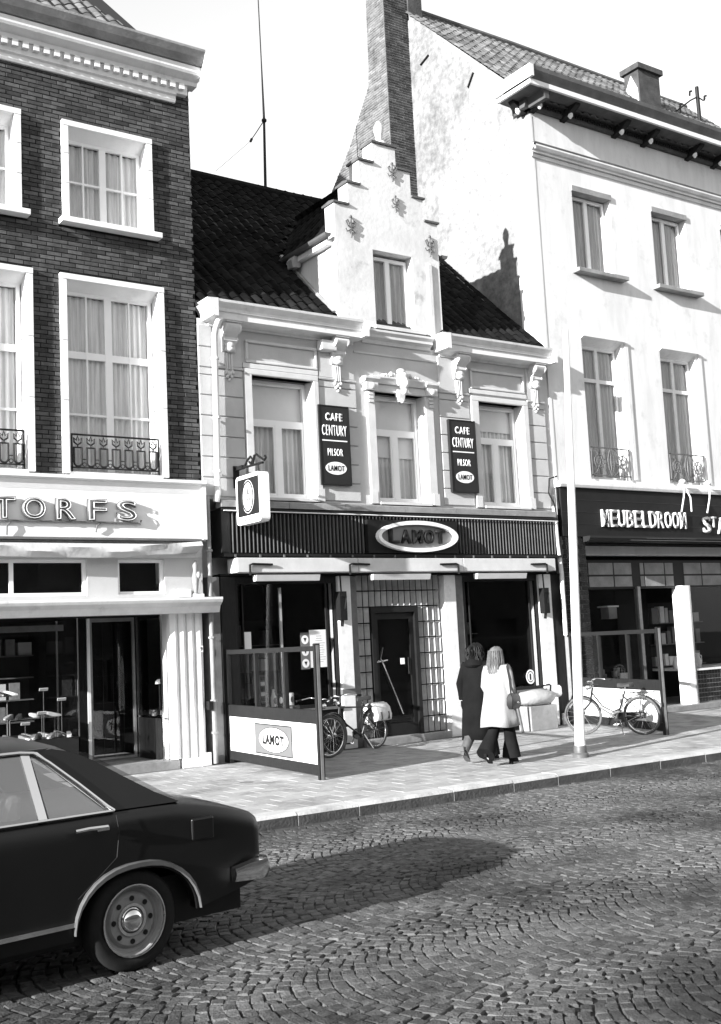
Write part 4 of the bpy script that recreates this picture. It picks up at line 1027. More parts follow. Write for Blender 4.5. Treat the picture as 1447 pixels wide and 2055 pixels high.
# hanging light box sign on a scrolled bracket; hangs square to the wall
bs = empty('hanging_sign', (8.78, -.02, 4.6), label='white light box sign with an oval hanging on a scrolled iron bracket', cat='sign')
def bx_sign():
    # local frame: u runs from the wall to the street (-y), face looks to -x
    y0, y1, z0, z1, x0, x1 = -.16, -.98, 3.8, 4.6, 8.70, 8.86
    def rrect(m, r=.07):
        pts = []
        for cx_, cz_, a0 in ((y1 + r + m, z0 + r + m, pi), (y0 - r - m, z0 + r + m, 1.5 * pi), (y0 - r - m, z1 - r - m, 0), (y1 + r + m, z1 - r - m, .5 * pi)):
            for k in range(4): a = a0 + k * pi / 6; pts.append((cx_ + r * cos(a), cz_ + r * sin(a)))
        return pts
    o = MB().prism(rrect(0), 'x', x0, x1).build('sign_box', M['sign_white'], bs)
    cy = (y0 + y1) / 2; za, zb = z0 + .13, z1 - .06
    for xf, s in ((x0, -1), (x1, 1)):
        MB().prism([(y1 + .06, za), (y0 - .06, za), (y0 - .06, zb), (y1 + .06, zb)], 'x', xf + s * .001, xf + s * .005).build('dark_field', M['fascia'], o)
        n = 28; cz = (za + zb) / 2
        MB().prism([(cy + .2 * cos(2 * pi * i / n), cz + .27 * sin(2 * pi * i / n)) for i in range(n)], 'x', xf + s * .0055, xf + s * .009).build('oval_rim', M['sign_white'], o)
        rm = MB().tube([(xf + s * .0095, cy + .175 * cos(2 * pi * i / n), cz + .245 * sin(2 * pi * i / n)) for i in range(n)], .016, 4, closed=True); rm.build('oval_line', M['black'], o)
        MB().prism([(cy - .06, cz + .03), (cy + .06, cz + .03), (cy, cz + .17)], 'x', xf + s * .0095, xf + s * .014).build('emblem', M['badge'], o)
        for k in range(3): MB().prism([(cy + .085 - k * .06, cz - .08), (cy + .045 - k * .06, cz - .08), (cy + .045 - k * .06, cz - .02), (cy + .085 - k * .06, cz - .02)], 'x', xf + s * .0095, xf + s * .014).build('emblem', M['badge'], o)
        for k in range(3): MB().prism([(cy - .13 + k * .13 + .035 * cos(a), z0 + .06 + .02 * sin(a)) for a in [2 * pi * j / 8 for j in range(8)]], 'x', xf + s * .001, xf + s * .004).build('emblem', M['badge'], o)
    MB().tube([(x0 + .08, y0 + .02, z0 + .07), (x0 + .08, y0 + .025, z1 - .07)], .03, 6).build('side_channel', M['offwhite'], o)
    br = MB(); xm = (x0 + x1) / 2
    br.box(xm - .03, xm + .03, -.3, .0, 4.74, 4.8); br.box(xm - .05, xm + .05, -.06, -.0, 4.45, 4.82); br.tube([(xm, -.2, 4.76), (xm, -.95, 4.74)], .02, 6)
    br.tube([(xm, -.3, 4.74), (xm, -.45, 4.86), (xm, -.55, 4.9), (xm, -.62, 4.84), (xm, -.56, 4.78), (xm, -.5, 4.82)], .02, 6)
    br.tube([(xm, -.62, 4.76), (xm, -.68, 4.9), (xm, -.76, 4.9), (xm, -.82, 4.86), (xm, -1.0, 4.77), (xm, -1.05, 4.8), (xm, -1.02, 4.84)], .02, 6)
    for y in (-.45, -.8): br.tube([(xm, y, 4.75), (xm, y, 4.62)], .012, 5)
    br.build('bracket', M['iron'], bs)
bx_sign()

# ================================================================== rain pipes, cables
def pipe(name, path, r, m, label, cat='pipe', clips=()):
    o = MB().tube(path, r, 8).build(name, M[m], smooth=50, label=label, cat=cat)
    for p in clips: MB().lathe(p, [(r + .008, -.02), (r + .02, -.015), (r + .02, .015), (r + .008, .02)], 8).build('pipe_clip', M[m], o)
    return o
pipe('rain_pipe', [(8.42, -.34, 7.24), (8.42, -.2, 7.12), (8.42, -.13, 7.0), (8.4, -.13, 5.5), (8.38, -.13, 4.35), (8.35, -.12, 4.2)], .055, 'offwhite', 'white rain pipe on the cafe front beside the brick house', clips=((8.415, -.13, 6.6), (8.405, -.13, 5.6), (8.39, -.13, 4.7)))
pipe('rain_pipe', [(8.2, -.1, 4.3), (8.2, -.1, 2.7), (8.2, -.1, 1.0), (8.2, -.1, .02)], .04, 'lead', 'thin grey pipe running to the pavement between brick house and cafe', clips=((8.2, -.1, 3.4), (8.2, -.1, 2.0), (8.2, -.1, 1.0), (8.2, -.1, .5)))
bxp = MB().box(8.08, 8.16, -.16, -.06, .86, 1.0).build('junction_box', M['iron'], bevel=.01, label='small black junction box low on the corner of the brick house', cat='box')
pipe('rain_pipe', [(15.98, -.1, 4.35), (15.98, -.12, 3.6), (16.04, -.12, 3.0), (16.04, -.12, 1.75)], .045, 'offwhite', 'white pipe ending above the pavement between cafe and tiled pier')
pipe('cable', [(16.02, -.2, 4.95), (15.86, -.14, 4.9), (15.82, -.14, 4.6), (15.95, -.14, 4.4), (15.98, -.14, 4.2), (15.96, -.16, 4.05)], .016, 'iron', 'black cable looping down the corner beside the furniture shop', 'cable')

# ================================================================== windbreak screens
def screen(p, q, label, lam):
    p = Vector((p[0], p[1], 0)); q = Vector((q[0], q[1], 0)); d = (q - p); ln = d.length; rz = atan2(d.y, d.x)
    o = empty('windbreak_screen', p, rz, label=label, cat='screen', group='glazed windbreak screens by the cafe terrace')
    # local x along the screen, local -y ... face towards -x world is local -y or +y
    def B(nm, m, a, b, c, d_, e, f, par=o, bev=0): return MB().box(a, b, c, d_, e, f).build(nm, M[m], par, local=True, bevel=bev)
    B('post', 'darkwood', ln - .06, ln, -.04, .04, .0, 1.82); B('post', 'darkwood', .02, .08, -.035, .035, .0, 1.8)
    B('steel_strip', 'fin', ln + .0005, ln + .012, -.02, .02, .0, 1.8)
    B('rail', 'darkwood', .08, ln - .06, -.03, .03, 1.72, 1.79); B('rail', 'darkwood', .08, ln - .06, -.035, .035, .74, .92); B('rail', 'darkwood', .08, ln - .06, -.03, .03, .06, .2)
    xs = [.08, ln * .36, ln * .68, ln - .06]
    for a in xs[1:-1]: B('mullion', 'darkwood', a - .03, a + .03, -.03, .03, .92, 1.72)
    for a, b in zip(xs, xs[1:]): B('pane', 'screenglass', a + .0, b - .0, -.003, .003, .92, 1.72)
    pnl = B('panel', 'white', .085, ln - .065, -.02, .02, .2, .74)
    return o, ln
sc1, ln1 = screen((8.5, -.02), (8.13, -3.36), 'windbreak screen with a brewery badge on its white panel, between brick house and cafe', True)
# face towards the camera side is local -y (direction p->q points to the street, -y local = -x world)
pn = MB().box(1.14, 2.46, -.028, -.021, .24, .66).build('badge_panel', M['badge'], sc1, local=True)
ed = MB()
for a, b, c, d in ((1.13, 2.47, .225, .24), (1.13, 2.47, .66, .675), (1.13, 1.14, .24, .66), (2.46, 2.47, .24, .66)): ed.box(a, b, -.03, -.021, c, d)
ed.build('badge_rim', M['black'], pn, local=True)
ov = MB(); oval(ov, 1.82, -.0285, .45, .53, .175, .004); ov.build('oval_badge', M['sign_white'], pn, local=True)
ov = MB(); ovalring(ov, 1.82, -.0285, .45, .545, .185, .014, .003); ov.build('oval_line', M['black'], pn, local=True)
t = put_text('LAMOT', 0, 0, 0, .15, .78, .004, .06, M['black'], None, 'lettering', cw=1.15); t.parent = pn; t.matrix_parent_inverse = Matrix(); t.matrix_basis = Matrix.Translation((1.82, -.033, .45)) @ FRONT
sc2, ln2 = screen((16.13, -.12), (15.03, -3.36), 'windbreak screen with a plain white panel, bicycle leaning on it beside the tiled pier', False)

# ================================================================== white lamp pole
po = MB(); po.tube([(11.85, -4.47, .0), (11.86, -4.47, .3), (12.02, -4.47, 3.4), (12.17, -4.47, 6.4)], [.085, .075, .062, .045], 12)
po = po.build('street_pole', M['white'], smooth=60, label='tall plain white pole standing near the kerb', cat='pole')
MB().lathe((11.85, -4.47, -.0), [(.12, 0), (.12, .05), (.095, .07), (.095, .16), (.088, .17)], 12).build('pole_base', M['gutter'], po, smooth=40)

# ================================================================== aerials
an = empty('roof_mast', (12.33, 4.65, 12.05), label='thin tall wire mast on the dark cafe roof', cat='mast')
MB().tube([(12.33, 4.65, 12.0), (12.37, 4.65, 13.8), (12.36, 4.65, 15.2), (12.33, 4.65, 18.0)], [.035, .028, .014, .01], 6).build('mast_pole', M['iron'], an)
MB().lathe((12.37, 4.65, 13.7), [(.03, 0), (.06, .03), (.06, .07), (.03, .1)], 8).build('mast_collar', M['iron'], an)
MB().tube([(12.37, 4.65, 13.75), (12.1, 4.6, 13.35), (11.98, 4.58, 13.18)], .012, 5).build('stay_wire', M['iron'], an)
MB().tube([(11.99, 4.58, 13.2), (11.95, 4.58, 13.12)], .03, 6).build('insulator', M['iron'], an)
MB().tube([(11.98, 4.58, 13.16), (10.9, 4.3, 12.1)], .004, 4).build('stay_wire', M['gutter'], an)
ae = empty('television_aerial', (25.5, 3.2, 15.5), label='black mast with insulators and wires behind the white house gutter', cat='aerial')
MB().tube([(25.92, 3.0, 15.3), (25.90, 3.0, 17.25)], .055, 8).build('mast_pole', M['iron'], ae)
MB().tube([(24.5, 3.0, 16.0), (25.1, 3.0, 16.42), (25.55, 3.0, 16.75), (25.9, 3.0, 16.95)], .022, 5).build('wire_arm', M['iron'], ae)
MB().tube([(25.08, 3.0, 15.4), (25.08, 3.0, 16.4)], .02, 5).build('stay_rod', M['iron'], ae)
MB().tube([(25.45, 3.0, 15.5), (25.75, 3.0, 15.95)], .015, 5).build('stay_rod', M['iron'], ae)
for x, z in ((25.55, 16.9), (26.2, 16.92), (25.6, 16.1), (25.08, 16.4)):
    MB().tube([(x, 3.0, z), (x + .02, 3.0, z + .13), (x + .1, 3.0, z + .16)], .03, 6).build('insulator', M['iron'], ae)
MB().tube([(25.9, 3.0, 16.95), (26.15, 3.0, 16.9), (26.25, 3.0, 17.0)], .02, 5).build('wire_arm', M['iron'], ae)
# ================================================================== dark saloon car driving out of the picture to the left
M['carpaint'] = mat('dark_car_paint', .006, .008, 3, .32, spec=.35)
M['rubber'] = mat('tyre_rubber', .012, .02, 8, .8, spec=.2)
M['wheel_steel'] = mat('painted_wheel_steel', .06, .11, 6, .45, spec=.4)
M['rim_steel'] = mat('rim_steel', .2, .3, 8, .35, spec=.5)
M['seat'] = mat('pale_car_seat', .3, .42, 6, .8)
CAR = empty('saloon_car', (2.765, -9.645, -.12), radians(7.4), label='dark four-door saloon car with chrome trim, its rear half in view at lower left', cat='car')
def hwid(s):
    if s > .6: t = (s - .6) / .42; return .835 - .035 * t ** 2 - .03 * max(0, (s - .97) / .055) ** 2
    if s < -2.9: t = (-2.9 - s) / .6; return .835 - .12 * t ** 2
    return .835
def ztop(s):
    P = [(-3.5, .78), (-3.3, .86), (-2.6, .93), (-1.9, .965), (-.2, .975), (.1, .975), (.35, .97), (.55, .94), (.75, .895), (.9, .85), (.98, .82), (1.015, .795), (1.03, .76)]
    for (a, za), (b, zb) in zip(P, P[1:]):
        if a <= s <= b: return za + (zb - za) * (s - a) / (b - a)
    return P[0][1] if s < P[0][0] else P[-1][1]
def zlow(s):
    z = .26
    if s > .4: z = .27 + (s - .4) * .2
    if s > .99: z += (s - .99) * 1.2
    if s < -3.1: z = .3
    for c, r in ((.05, .43), (-2.71, .42)):
        d = abs(s - c) / r
        if d < 1: z = max(z, .27 + .335 * sqrt(1 - d ** 2.3))
    return z
st = sorted(set([round(-3.5 + .06 * i, 3) for i in range(75)] + [round(.05 + .43 * cos(k * pi / 24), 3) for k in range(25)] + [round(-2.71 + .42 * cos(k * pi / 24), 3) for k in range(25)] + [.93, .96, .985, 1.0, 1.015, 1.025]))
st = [s for s in st if -3.5 <= s <= 1.03]
rings = []
for s in st:
    h = hwid(s); zt = ztop(s); zl = zlow(s); side = []
    f = lambda z: h - .012 - .10 * max(0, (z - .62)) ** 2 * 2.2 - .06 * max(0, .5 - z) ** 2 * 4
    zs = [zl + (zt - .06 - zl) * t for t in (0, .12, .3, .5, .7, .85, 1)]
    side = [(h - .1, zl + .005)] + [(f(z), z) for z in zs] + [(f(zt) - .02, zt - .02), (f(zt) - .07, zt)]
    top = [(h * .6, zt + .018), (h * .25, zt + .03)]
    half = side + top
    ring = [(s, .835 - y, z) for y, z in half] + [(s, .835 + y, z) for y, z in half[::-1]]
    rings.append(ring)
mb = MB(); n = len(rings[0])
mb.loft(rings, wrap=False, cap=False)
k = len(st)
for e, base in ((0, 0), (1, (k - 1) * n)): mb.add([rings[-e][i] for i in range(n)], [tuple(range(n))])
body = mb.build('body', M['carpaint'], CAR, smooth=40, local=True)
ub_ = MB(); ub_.box(-3.2, .9, .14, 1.53, .2, .5); ub_.box(-2.2, -.45, .06, 1.6, .24, .8); ub_.build('underbody', M['black'], CAR, local=True)
# greenhouse
yz = lambda z: .065 + max(0, z - .96) * .40
def sheet(name, poly, m, par=CAR, t=.02, far=False, out=0.0):
    mb = MB(); A = []; B = []
    for s, z in poly:
        y = yz(z) - out; A.append((s, y if not far else 1.67 - y, z)); B.append((s, (y + t) if not far else 1.67 - y - t, z))
    k = len(poly); mb.add(A + B, [tuple(range(k)), tuple(range(k, 2 * k))[::-1]] + [(i, (i + 1) % k, (i + 1) % k + k, i + k) for i in range(k)])
    return mb.build(name, M[m], par, local=True)
# roof
rr = []
for s, z, e in ((-2.0, 1.32, .0), (-1.85, 1.38, 0), (-1.4, 1.445, 0), (-.95, 1.46, 0), (-.6, 1.45, 0), (-.38, 1.42, 0), (-.24, 1.375, 0), (-.16, 1.335, 0)):
    zr = z - .085; y = yz(zr); hw = .835 - y
    rr.append([(s, .835 + q * hw, z - .085 * abs(q) ** 2.6) for q in (-1, -.93, -.8, -.5, 0, .5, .8, .93, 1)])
rf = MB(); rf.loft(rr, wrap=False, cap=False); rr2 = [[(a, b, c - .03) for a, b, c in r] for r in rr]; rf.loft(rr2, wrap=False, cap=False)
rf.build('roof', M['carpaint'], CAR, smooth=40, local=True)
for far in (False, True):
    sheet('rear_pillar', [(-.52, 1.36), (-.42, 1.275), (-.3, 1.165), (-.16, 1.04), (-.1, .97), (.4, .965), (.24, 1.04), (.04, 1.16), (-.14, 1.275), (-.26, 1.335), (-.4, 1.37)], 'carpaint', t=.05, far=far)
    sheet('front_pillar', [(-1.92, 1.34), (-1.98, 1.32), (-2.42, .96), (-2.33, .96)], 'carpaint', t=.04, far=far)
    sheet('middle_pillar', [(-1.32, 1.35), (-1.24, 1.35), (-1.22, .96), (-1.34, .96)], 'black', t=.03, far=far)
    sheet('roof_rail', [(-1.95, 1.33), (-.5, 1.345), (-.42, 1.375), (-1.9, 1.37)], 'carpaint', t=.04, far=far)
    sheet('side_pane', [(-2.33, .97), (-1.33, .97), (-1.3, 1.345), (-1.94, 1.335)], 'carglass', t=.006, far=far)
    sheet('side_pane', [(-1.23, .97), (-.55, .97), (-.58, 1.345), (-1.25, 1.345)], 'carglass', t=.006, far=far)
    sheet('side_pane', [(-.5, .97), (-.12, .97), (-.5, 1.325), (-.545, 1.345)], 'carglass', t=.006, far=far)
    # chrome window trim
    for nm, pts, r in (('window_trim', [(-1.2, 1.365), (-.62, 1.365), (-.53, 1.355), (-.44, 1.29), (-.28, 1.15), (-.12, 1.0), (-.08, .97)], .013), ('belt_trim', [(-2.35, .965), (-1.2, .972), (-.08, .97)], .011)):
        T = MB(); T.tube([(s, (yz(z) - .012) if not far else 1.67 - yz(z) + .012, z) for s, z in pts], r, 6); T.build(nm, M['chrome'], CAR, local=True, smooth=60)
    sheet('quarter_divider', [(-.57, .97), (-.515, .97), (-.555, 1.35), (-.61, 1.35)], 'chrome', t=.02, far=far, out=.008)
    sheet('window_frame', [(-.6, 1.35), (-.53, 1.345), (-.15, 1.0), (-.12, .975), (-.1, .975), (-.12, 1.01), (-.5, 1.36), (-.6, 1.372)], 'chrome', t=.012, far=far, out=.006)
# rear window, windscreen
def cross(name, m, a, b, inset, t=.006):
    za, zb = a[1], b[1]
    P = [(a[0], yz(za) + inset, za), (b[0], yz(zb) + inset, zb), (b[0], 1.67 - yz(zb) - inset, zb), (a[0], 1.67 - yz(za) - inset, za)]
    MB().add(P, [(0, 1, 2, 3)]).build(name, M[m], CAR, local=True)
cross('rear_window', 'carglass', (-.16, 1.325), (.4, .985), .05); cross('windscreen', 'carglass', (-2.0, 1.3), (-2.42, .97), .04)
# seats
for s in (-.75, -1.75):
    mb = MB(); mb.prism([(s, .5), (s - .5, .5), (s - .5, .62), (s - .12, .68), (s + .05, 1.12), (s + .16, 1.12), (s + .1, .6)], 'y', .2, 1.47); mb.build('seat', M['seat'], CAR, local=True, bevel=.04)
sw = MB(); sw.tube([(-2.0 + .06 * sin(a), .5 + .19 * cos(a), .95 + .18 * sin(a)) for a in [2 * pi * i / 16 for i in range(16)]], .014, 5, closed=True); sw.build('steering_wheel', M['black'], CAR, local=True)
# door line, handle, filler flap, sill strip, arch lips
for far in (False, True):
    Y = lambda y: y if not far else 1.67 - y
    T = MB(); T.tube([(-.38, Y(-.022), .895), (-.3, Y(-.03), .9), (-.17, Y(-.026), .895)], .012, 6); T.box(-.24, -.16, min(Y(-.03), Y(.01)), max(Y(-.03), Y(.01)), .875, .9); T.build('door_handle', M['chrome'], CAR, local=True, smooth=50)
    MB().box(-2.28, -.37, min(Y(-.004), Y(.03)), max(Y(-.004), Y(.03)), .345, .372).build('sill_strip', M['chrome'], CAR, local=True)
    for c, r, q in ((.05, .43, .335), (-2.71, .42, .335)):
        T = MB(); rg = []
        for i in range(17):
            a = pi * (.02 + .96 * i / 16); d = cos(a); s = c - r * 1.0 * d * 1.02; z = .27 + (q + .012) * max(0, 1 - abs(d) ** 2.3) ** .5
            rg.append([(s, Y(.004), z), (s, Y(-.022), z + .004), (s, Y(-.022), z + .03), (s, Y(.012), z + .036)])
        T.loft(rg); T.build('wheel_arch_lip', M['wheel_steel'] if not far else M['carpaint'], CAR, local=True, smooth=40)
fl_ = MB(); fl_.box(.45, .62, .0055, .04, .71, .85); fl_.build('filler_flap', M['carpaint'], CAR, local=True, bevel=.012)
T = MB(); T.tube([(-.09, .015, .95), (-.08, .0, .85), (-.1, -.002, .7), (-.2, .0, .62), (-.36, .002, .5)], .002, 4); T.build('door_seam', M['black'], CAR, local=True)
# bumper, lamps
bm_ = MB(); rg = []
path = [(.74, -.02), (.9, -.035), (.98, -.03), (1.03, .05), (1.045, .3), (1.05, .835), (1.045, 1.37), (1.03, 1.62), (.98, 1.70), (.9, 1.705), (.74, 1.69)]
for i, (s, y) in enumerate(path):
    a = path[max(0, i - 1)]; b = path[min(len(path) - 1, i + 1)]; d = Vector((b[0] - a[0], b[1] - a[1])).normalized(); nx, ny = d.y, -d.x
    e = .55 if i in (0, len(path) - 1) else 1
    rg.append([(s - nx * .03, y - ny * .03, .41 + .02 * (1 - e)), (s + nx * .02, y + ny * .02, .405 + .02 * (1 - e)), (s + nx * .045, y + ny * .045, .46), (s + nx * .03, y + ny * .03, .46 + .065 * e), (s - nx * .03, y - ny * .03, .465 + .065 * e)])
bm_.loft(rg); bm_.build('bumper', M['chrome'], CAR, local=True, smooth=50)
fbp = MB(); fbp.box(-3.62, -3.5, .02, 1.65, .4, .52); fbp.build('bumper', M['chrome'], CAR, local=True, bevel=.03)
for y in (.14, 1.33): MB().box(1.0, 1.04, y, y + .2, .56, .7).build('tail_lamp', M['wheel_steel'], CAR, local=True, bevel=.01)
for y in (.12, 1.3): MB().lathe((-3.5, y + .12, .68), [(.0, -.02), (.08, -.02), (.1, 0), (.1, .05)], 14, 'x').build('headlamp', M['chrome'], CAR, local=True)
# wheels
def car_wheel(s, y, out):
    w = empty('wheel', (0, 0, 0), parent=None); w.parent = CAR; w.location = (s, y, .3)
    T = MB(); T.lathe((0, 0, 0), [(.2, -.07 * out), (.235, -.085 * out), (.28, -.085 * out), (.302, -.06 * out), (.306, 0), (.302, .06 * out), (.28, .085 * out), (.2, .07 * out)], 36, 'y', cap=False); T.build('tyre', M['rubber'], w, smooth=50, local=True)
    T = MB(); T.lathe((0, 0, 0), [(.205, -.06 * out), (.212, -.085 * out), (.198, -.08 * out), (.19, -.04 * out), (.172, -.035 * out), (.15, -.055 * out), (.1, -.05 * out), (.075, -.03 * out), (.02, -.03 * out), (.01, -.03 * out)], 32, 'y', cap=False); T.build('rim', M['rim_steel'], w, smooth=40, local=True)
    T = MB(); T.lathe((0, 0, 0), [(.078, -.03 * out), (.075, -.06 * out), (.058, -.085 * out), (.03, -.098 * out), (.0, -.1 * out)], 20, 'y'); T.build('hub_cap', M['chrome'], w, smooth=60, local=True)
    for q in range(8):
        a = 2 * pi * q / 8; T = MB(); T.lathe((.128 * cos(a), -.0535 * out, .128 * sin(a)), [(.017, 0), (.017, -.004 * out)], 8, 'y'); T.build('vent_hole', M['black'], w, local=True)
    T = MB(); T.lathe((0, 0, 0), [(.1, -.051 * out), (.098, -.06 * out), (.08, -.058 * out)], 24, 'y', cap=False); T.build('cap_ring', M['chrome'], w, smooth=60, local=True)
    T = MB(); T.tube([(.212 * cos(a), -.086 * out, .212 * sin(a)) for a in [2 * pi * i / 32 for i in range(32)]], .007, 5, closed=True); T.build('trim_ring', M['chrome'], w, local=True, smooth=60)
for s in (.03, -2.71): car_wheel(s, .115, 1); car_wheel(s, 1.555, -1)
# ================================================================== bicycles
M['bikeblack'] = mat('black_bicycle_enamel', .012, .02, 8, .3, spec=.5)
M['saddle'] = mat('worn_leather_saddle', .03, .05, 10, .6)
def bicycle(rear, front, label, style=0, lean=0.0, steer=0.0):
    r = Vector((rear[0], rear[1], 0)); f = Vector((front[0], front[1], 0)); d = f - r
    o = empty('bicycle', r, atan2(d.y, d.x), label=label, cat='bicycle', group='parked bicycles on the pavement')
    o.rotation_euler = (lean, 0, atan2(d.y, d.x))
    R = .335; wb = 1.08; fm = M['bikeblack']
    def wheel(x, steer=0):
        w = empty('wheel'); w.parent = o; w.location = (x, 0, R); w.rotation_euler = (0, 0, steer)
        C_ = lambda rad, n: [(rad * cos(2 * pi * i / n), 0, rad * sin(2 * pi * i / n)) for i in range(n)]
        MB().tube(C_(R - .02, 36), .0195, 7, closed=True).build('tyre', M['rubber_pale'], w, local=True, smooth=60)
        MB().tube(C_(R - .045, 36), .011, 6, closed=True).build('rim', M['chrome'], w, local=True, smooth=60)
        sp = MB()
        for i in range(18):
            a = 2 * pi * i / 18; q = a + (.9 if i % 2 else -.9); s = .03 if i % 4 < 2 else -.03
            sp.tube([(.022 * cos(q), s, .022 * sin(q)), ((R - .05) * cos(a), 0, (R - .05) * sin(a))], .0022, 3)
        sp.build('spokes', M['chrome'], w, local=True, kind='stuff')
        MB().lathe((0, 0, 0), [(.012, -.05), (.03, -.035), (.03, -.028), (.014, -.02), (.014, .02), (.03, .028), (.03, .035), (.012, .05)], 10, 'y').build('hub', M['chrome'], w, local=True)
    wheel(0); wheel(wb, steer)
    BB = (.45, 0, .29); ST = (.27, 0, .72); HT = (.86, 0, .78); HB = (.915, 0, .58)
    F = MB()
    if style == 0: F.tube([(.87, 0, .74), (.7, 0, .5), (.5, 0, .4), (.36, 0, .47)], .014, 7)     # swept step-through tube
    else: F.tube([ST, (.865, 0, .76)], .014, 7)
    F.tube([HB, BB], .016, 7); F.tube([BB, (.255, 0, .76)], .015, 7); F.tube([(.845, 0, .83), (.92, 0, .565)], .02, 8)
    for s in (-1, 1): F.tube([(0, s * .055, R), BB], .009, 6); F.tube([(0, s * .055, R), (.285, s * .015, .66)], .008, 6)
    F.build('frame', fm, o, local=True, smooth=60)
    K = MB()
    for s in (-1, 1): K.tube([(wb, s * .05, R), (wb - .03, s * .045, R + .1), (.93, s * .03, .55), (.92, s * .0, .57)], .011, 6)
    K.build('fork', fm, o, local=True, smooth=60)
    def guard(x, a0, a1):
        G = MB(); rg = []
        for i in range(19):
            a = radians(a0 + (a1 - a0) * i / 18); q = R + .022
            rg.append([(x + (q - .012) * cos(a), -.032, R + (q - .012) * sin(a)), (x + q * cos(a), -.018, R + q * sin(a)), (x + q * cos(a), .018, R + q * sin(a)), (x + (q - .012) * cos(a), .032, R + (q - .012) * sin(a))])
        G.loft(rg, wrap=False, cap=False); G.build('mudguard', fm, o, local=True, smooth=60)
    guard(0, -5 + 40, 200); guard(wb, 40, 165)
    H = MB(); H.tube([(.845, 0, .82), (.83, 0, .93)], .011, 6)
    for s in (-1, 1): H.tube([(.83, 0, .93), (.88, s * .08, .95), (.86, s * .22, .955), (.74, s * .27, .93), (.62, s * .27, .92)], .011, 6)
    H.build('handlebar', M['chrome'], o, local=True, smooth=60)
    for s in (-1, 1): MB().tube([(.71, s * .27, .927), (.6, s * .27, .918)], .017, 7).build('grip', M['rubber'], o, local=True)
    S_ = MB(); S_.loft([[(x, y * w, z0 + .02 * (1 - abs(y))) for y in (-1, -.5, 0, .5, 1)] + [(x, y * w, z0 - .04) for y in (1, 0, -1)] for x, w, z0 in ((.1, .06, .87), (.13, .1, .89), (.2, .095, .88), (.28, .05, .87), (.36, .02, .875), (.385, .012, .865))]); S_.build('saddle', M['saddle'], o, local=True, smooth=50)
    MB().tube([(.255, 0, .75), (.24, 0, .85)], .012, 6).build('seat_post', M['chrome'], o, local=True)
    C2 = MB(); C2.prism([(-.05, R - .05), (.45, .2), (.54, .25), (.54, .33), (.46, .38), (0, R + .06), (-.07, R + .03)], 'y', -.062, -.04); C2.build('chain_case', fm, o, local=True)
    P = MB(); P.tube([(.45, -.075, .29), (.53, -.09, .15)], .009, 5); P.box(.49, .58, -.18, -.09, .135, .16); P.tube([(.45, .075, .29), (.37, .09, .43)], .009, 5); P.box(.33, .42, .09, .18, .42, .445); P.build('crank', M['chrome'], o, local=True)
    Q = MB()
    for s in (-1, 1): Q.tube([(-.26, s * .06, .73), (.2, s * .05, .73)], .007, 5); Q.tube([(0, s * .065, R), (-.12, s * .065, .73)], .006, 5); Q.tube([(0, s * .065, R), (-.04, s * .065, .73)], .006, 5)
    for x in (-.26, -.14, -.02, .1): Q.tube([(x, -.06, .73), (x, .06, .73)], .006, 5)
    Q.build('luggage_rack', fm, o, local=True)
    Lm = MB(); Lm.lathe((.93, 0, .83), [(.0, -.06), (.03, -.05), (.045, 0), (.045, .03), (.0, .035)], 10, 'x'); Lm.build('headlamp', M['chrome'], o, local=True, smooth=50)
    Rl = MB(); Rl.box(-.375, -.355, -.03, .03, .5, .56); Rl.build('rear_lamp', M['wheel_steel'], o, local=True)
    MB().tube([(.38, .06, .27), (.3, .16, .02)], .01, 5).build('side_stand', M['chrome'], o, local=True)
    return o
M['rubber_pale'] = mat('dusty_bicycle_tyre', .06, .12, 10, .85)
bicycle((14.87, -3.0), (14.5, -2.0), 'black bicycle parked in front of the plain white screen panel, facing left', 0, radians(-6), radians(12))
b1 = bicycle((11.1, -.42), (10.08, -.72), 'black bicycle with pale canvas panniers beside the cafe door', 1, radians(5))
b2 = bicycle((8.72, -1.28), (9.75, -1.0), 'black bicycle half hidden behind the badge screen, front wheel showing', 0, radians(3), radians(-10))
pb_ = MB()
M['canvasbag'] = mat('pale_canvas_bag', .5, .65, 9, .9, .3, 20)
for s in (-1, 1):
    rg = []
    for x, e in ((-.3, .85), (-.2, 1), (-.02, 1), (.08, .85)):
        rg.append([(x, s * .04, .76), (x, s * .1 * e, .75), (x, s * .17 * e, .68), (x - .02, s * .185 * e, .55), (x - .02, s * .16 * e, .46), (x, s * .07, .45)])
    MB().loft(rg).build('pannier', M['canvasbag'], b1, local=True, smooth=35)
MB().box(-.28, .06, -.05, .05, .755, .775).build('pannier_flap', M['canvasbag'], b1, local=True)
for s in (-1, 1):
    for x in (-.22, -.02): MB().box(x, x + .03, s * .178 - .01, s * .178 + .01, .47, .6).build('strap', M['saddle'], b1, local=True)
# ================================================================== people
M['skin'] = mat('skin', .38, .44, 6, .6)
M['whitecoat'] = mat('white_coat_cloth', .26, .34, 4, .95, .7, 7, spec=.1, stretch=(1, 1, .35))
M['darkcoat'] = mat('dark_coat_cloth', .004, .008, 4, .95, .2, 60, spec=.1)
M['trouser'] = mat('dark_trouser_cloth', .006, .012, 4, .95, spec=.1)
M['blond'] = mat('fair_hair', .03, .2, 4, .5, stretch=(40, 40, 2.5))
M['darkhair'] = mat('dark_hair', .002, .006, 6, .6, stretch=(40, 40, 2.5), spec=.2)
M['bagleather'] = mat('dark_bag_leather', .01, .018, 8, .4)
M['boot'] = mat('grey_boot_leather', .05, .1, 8, .35)

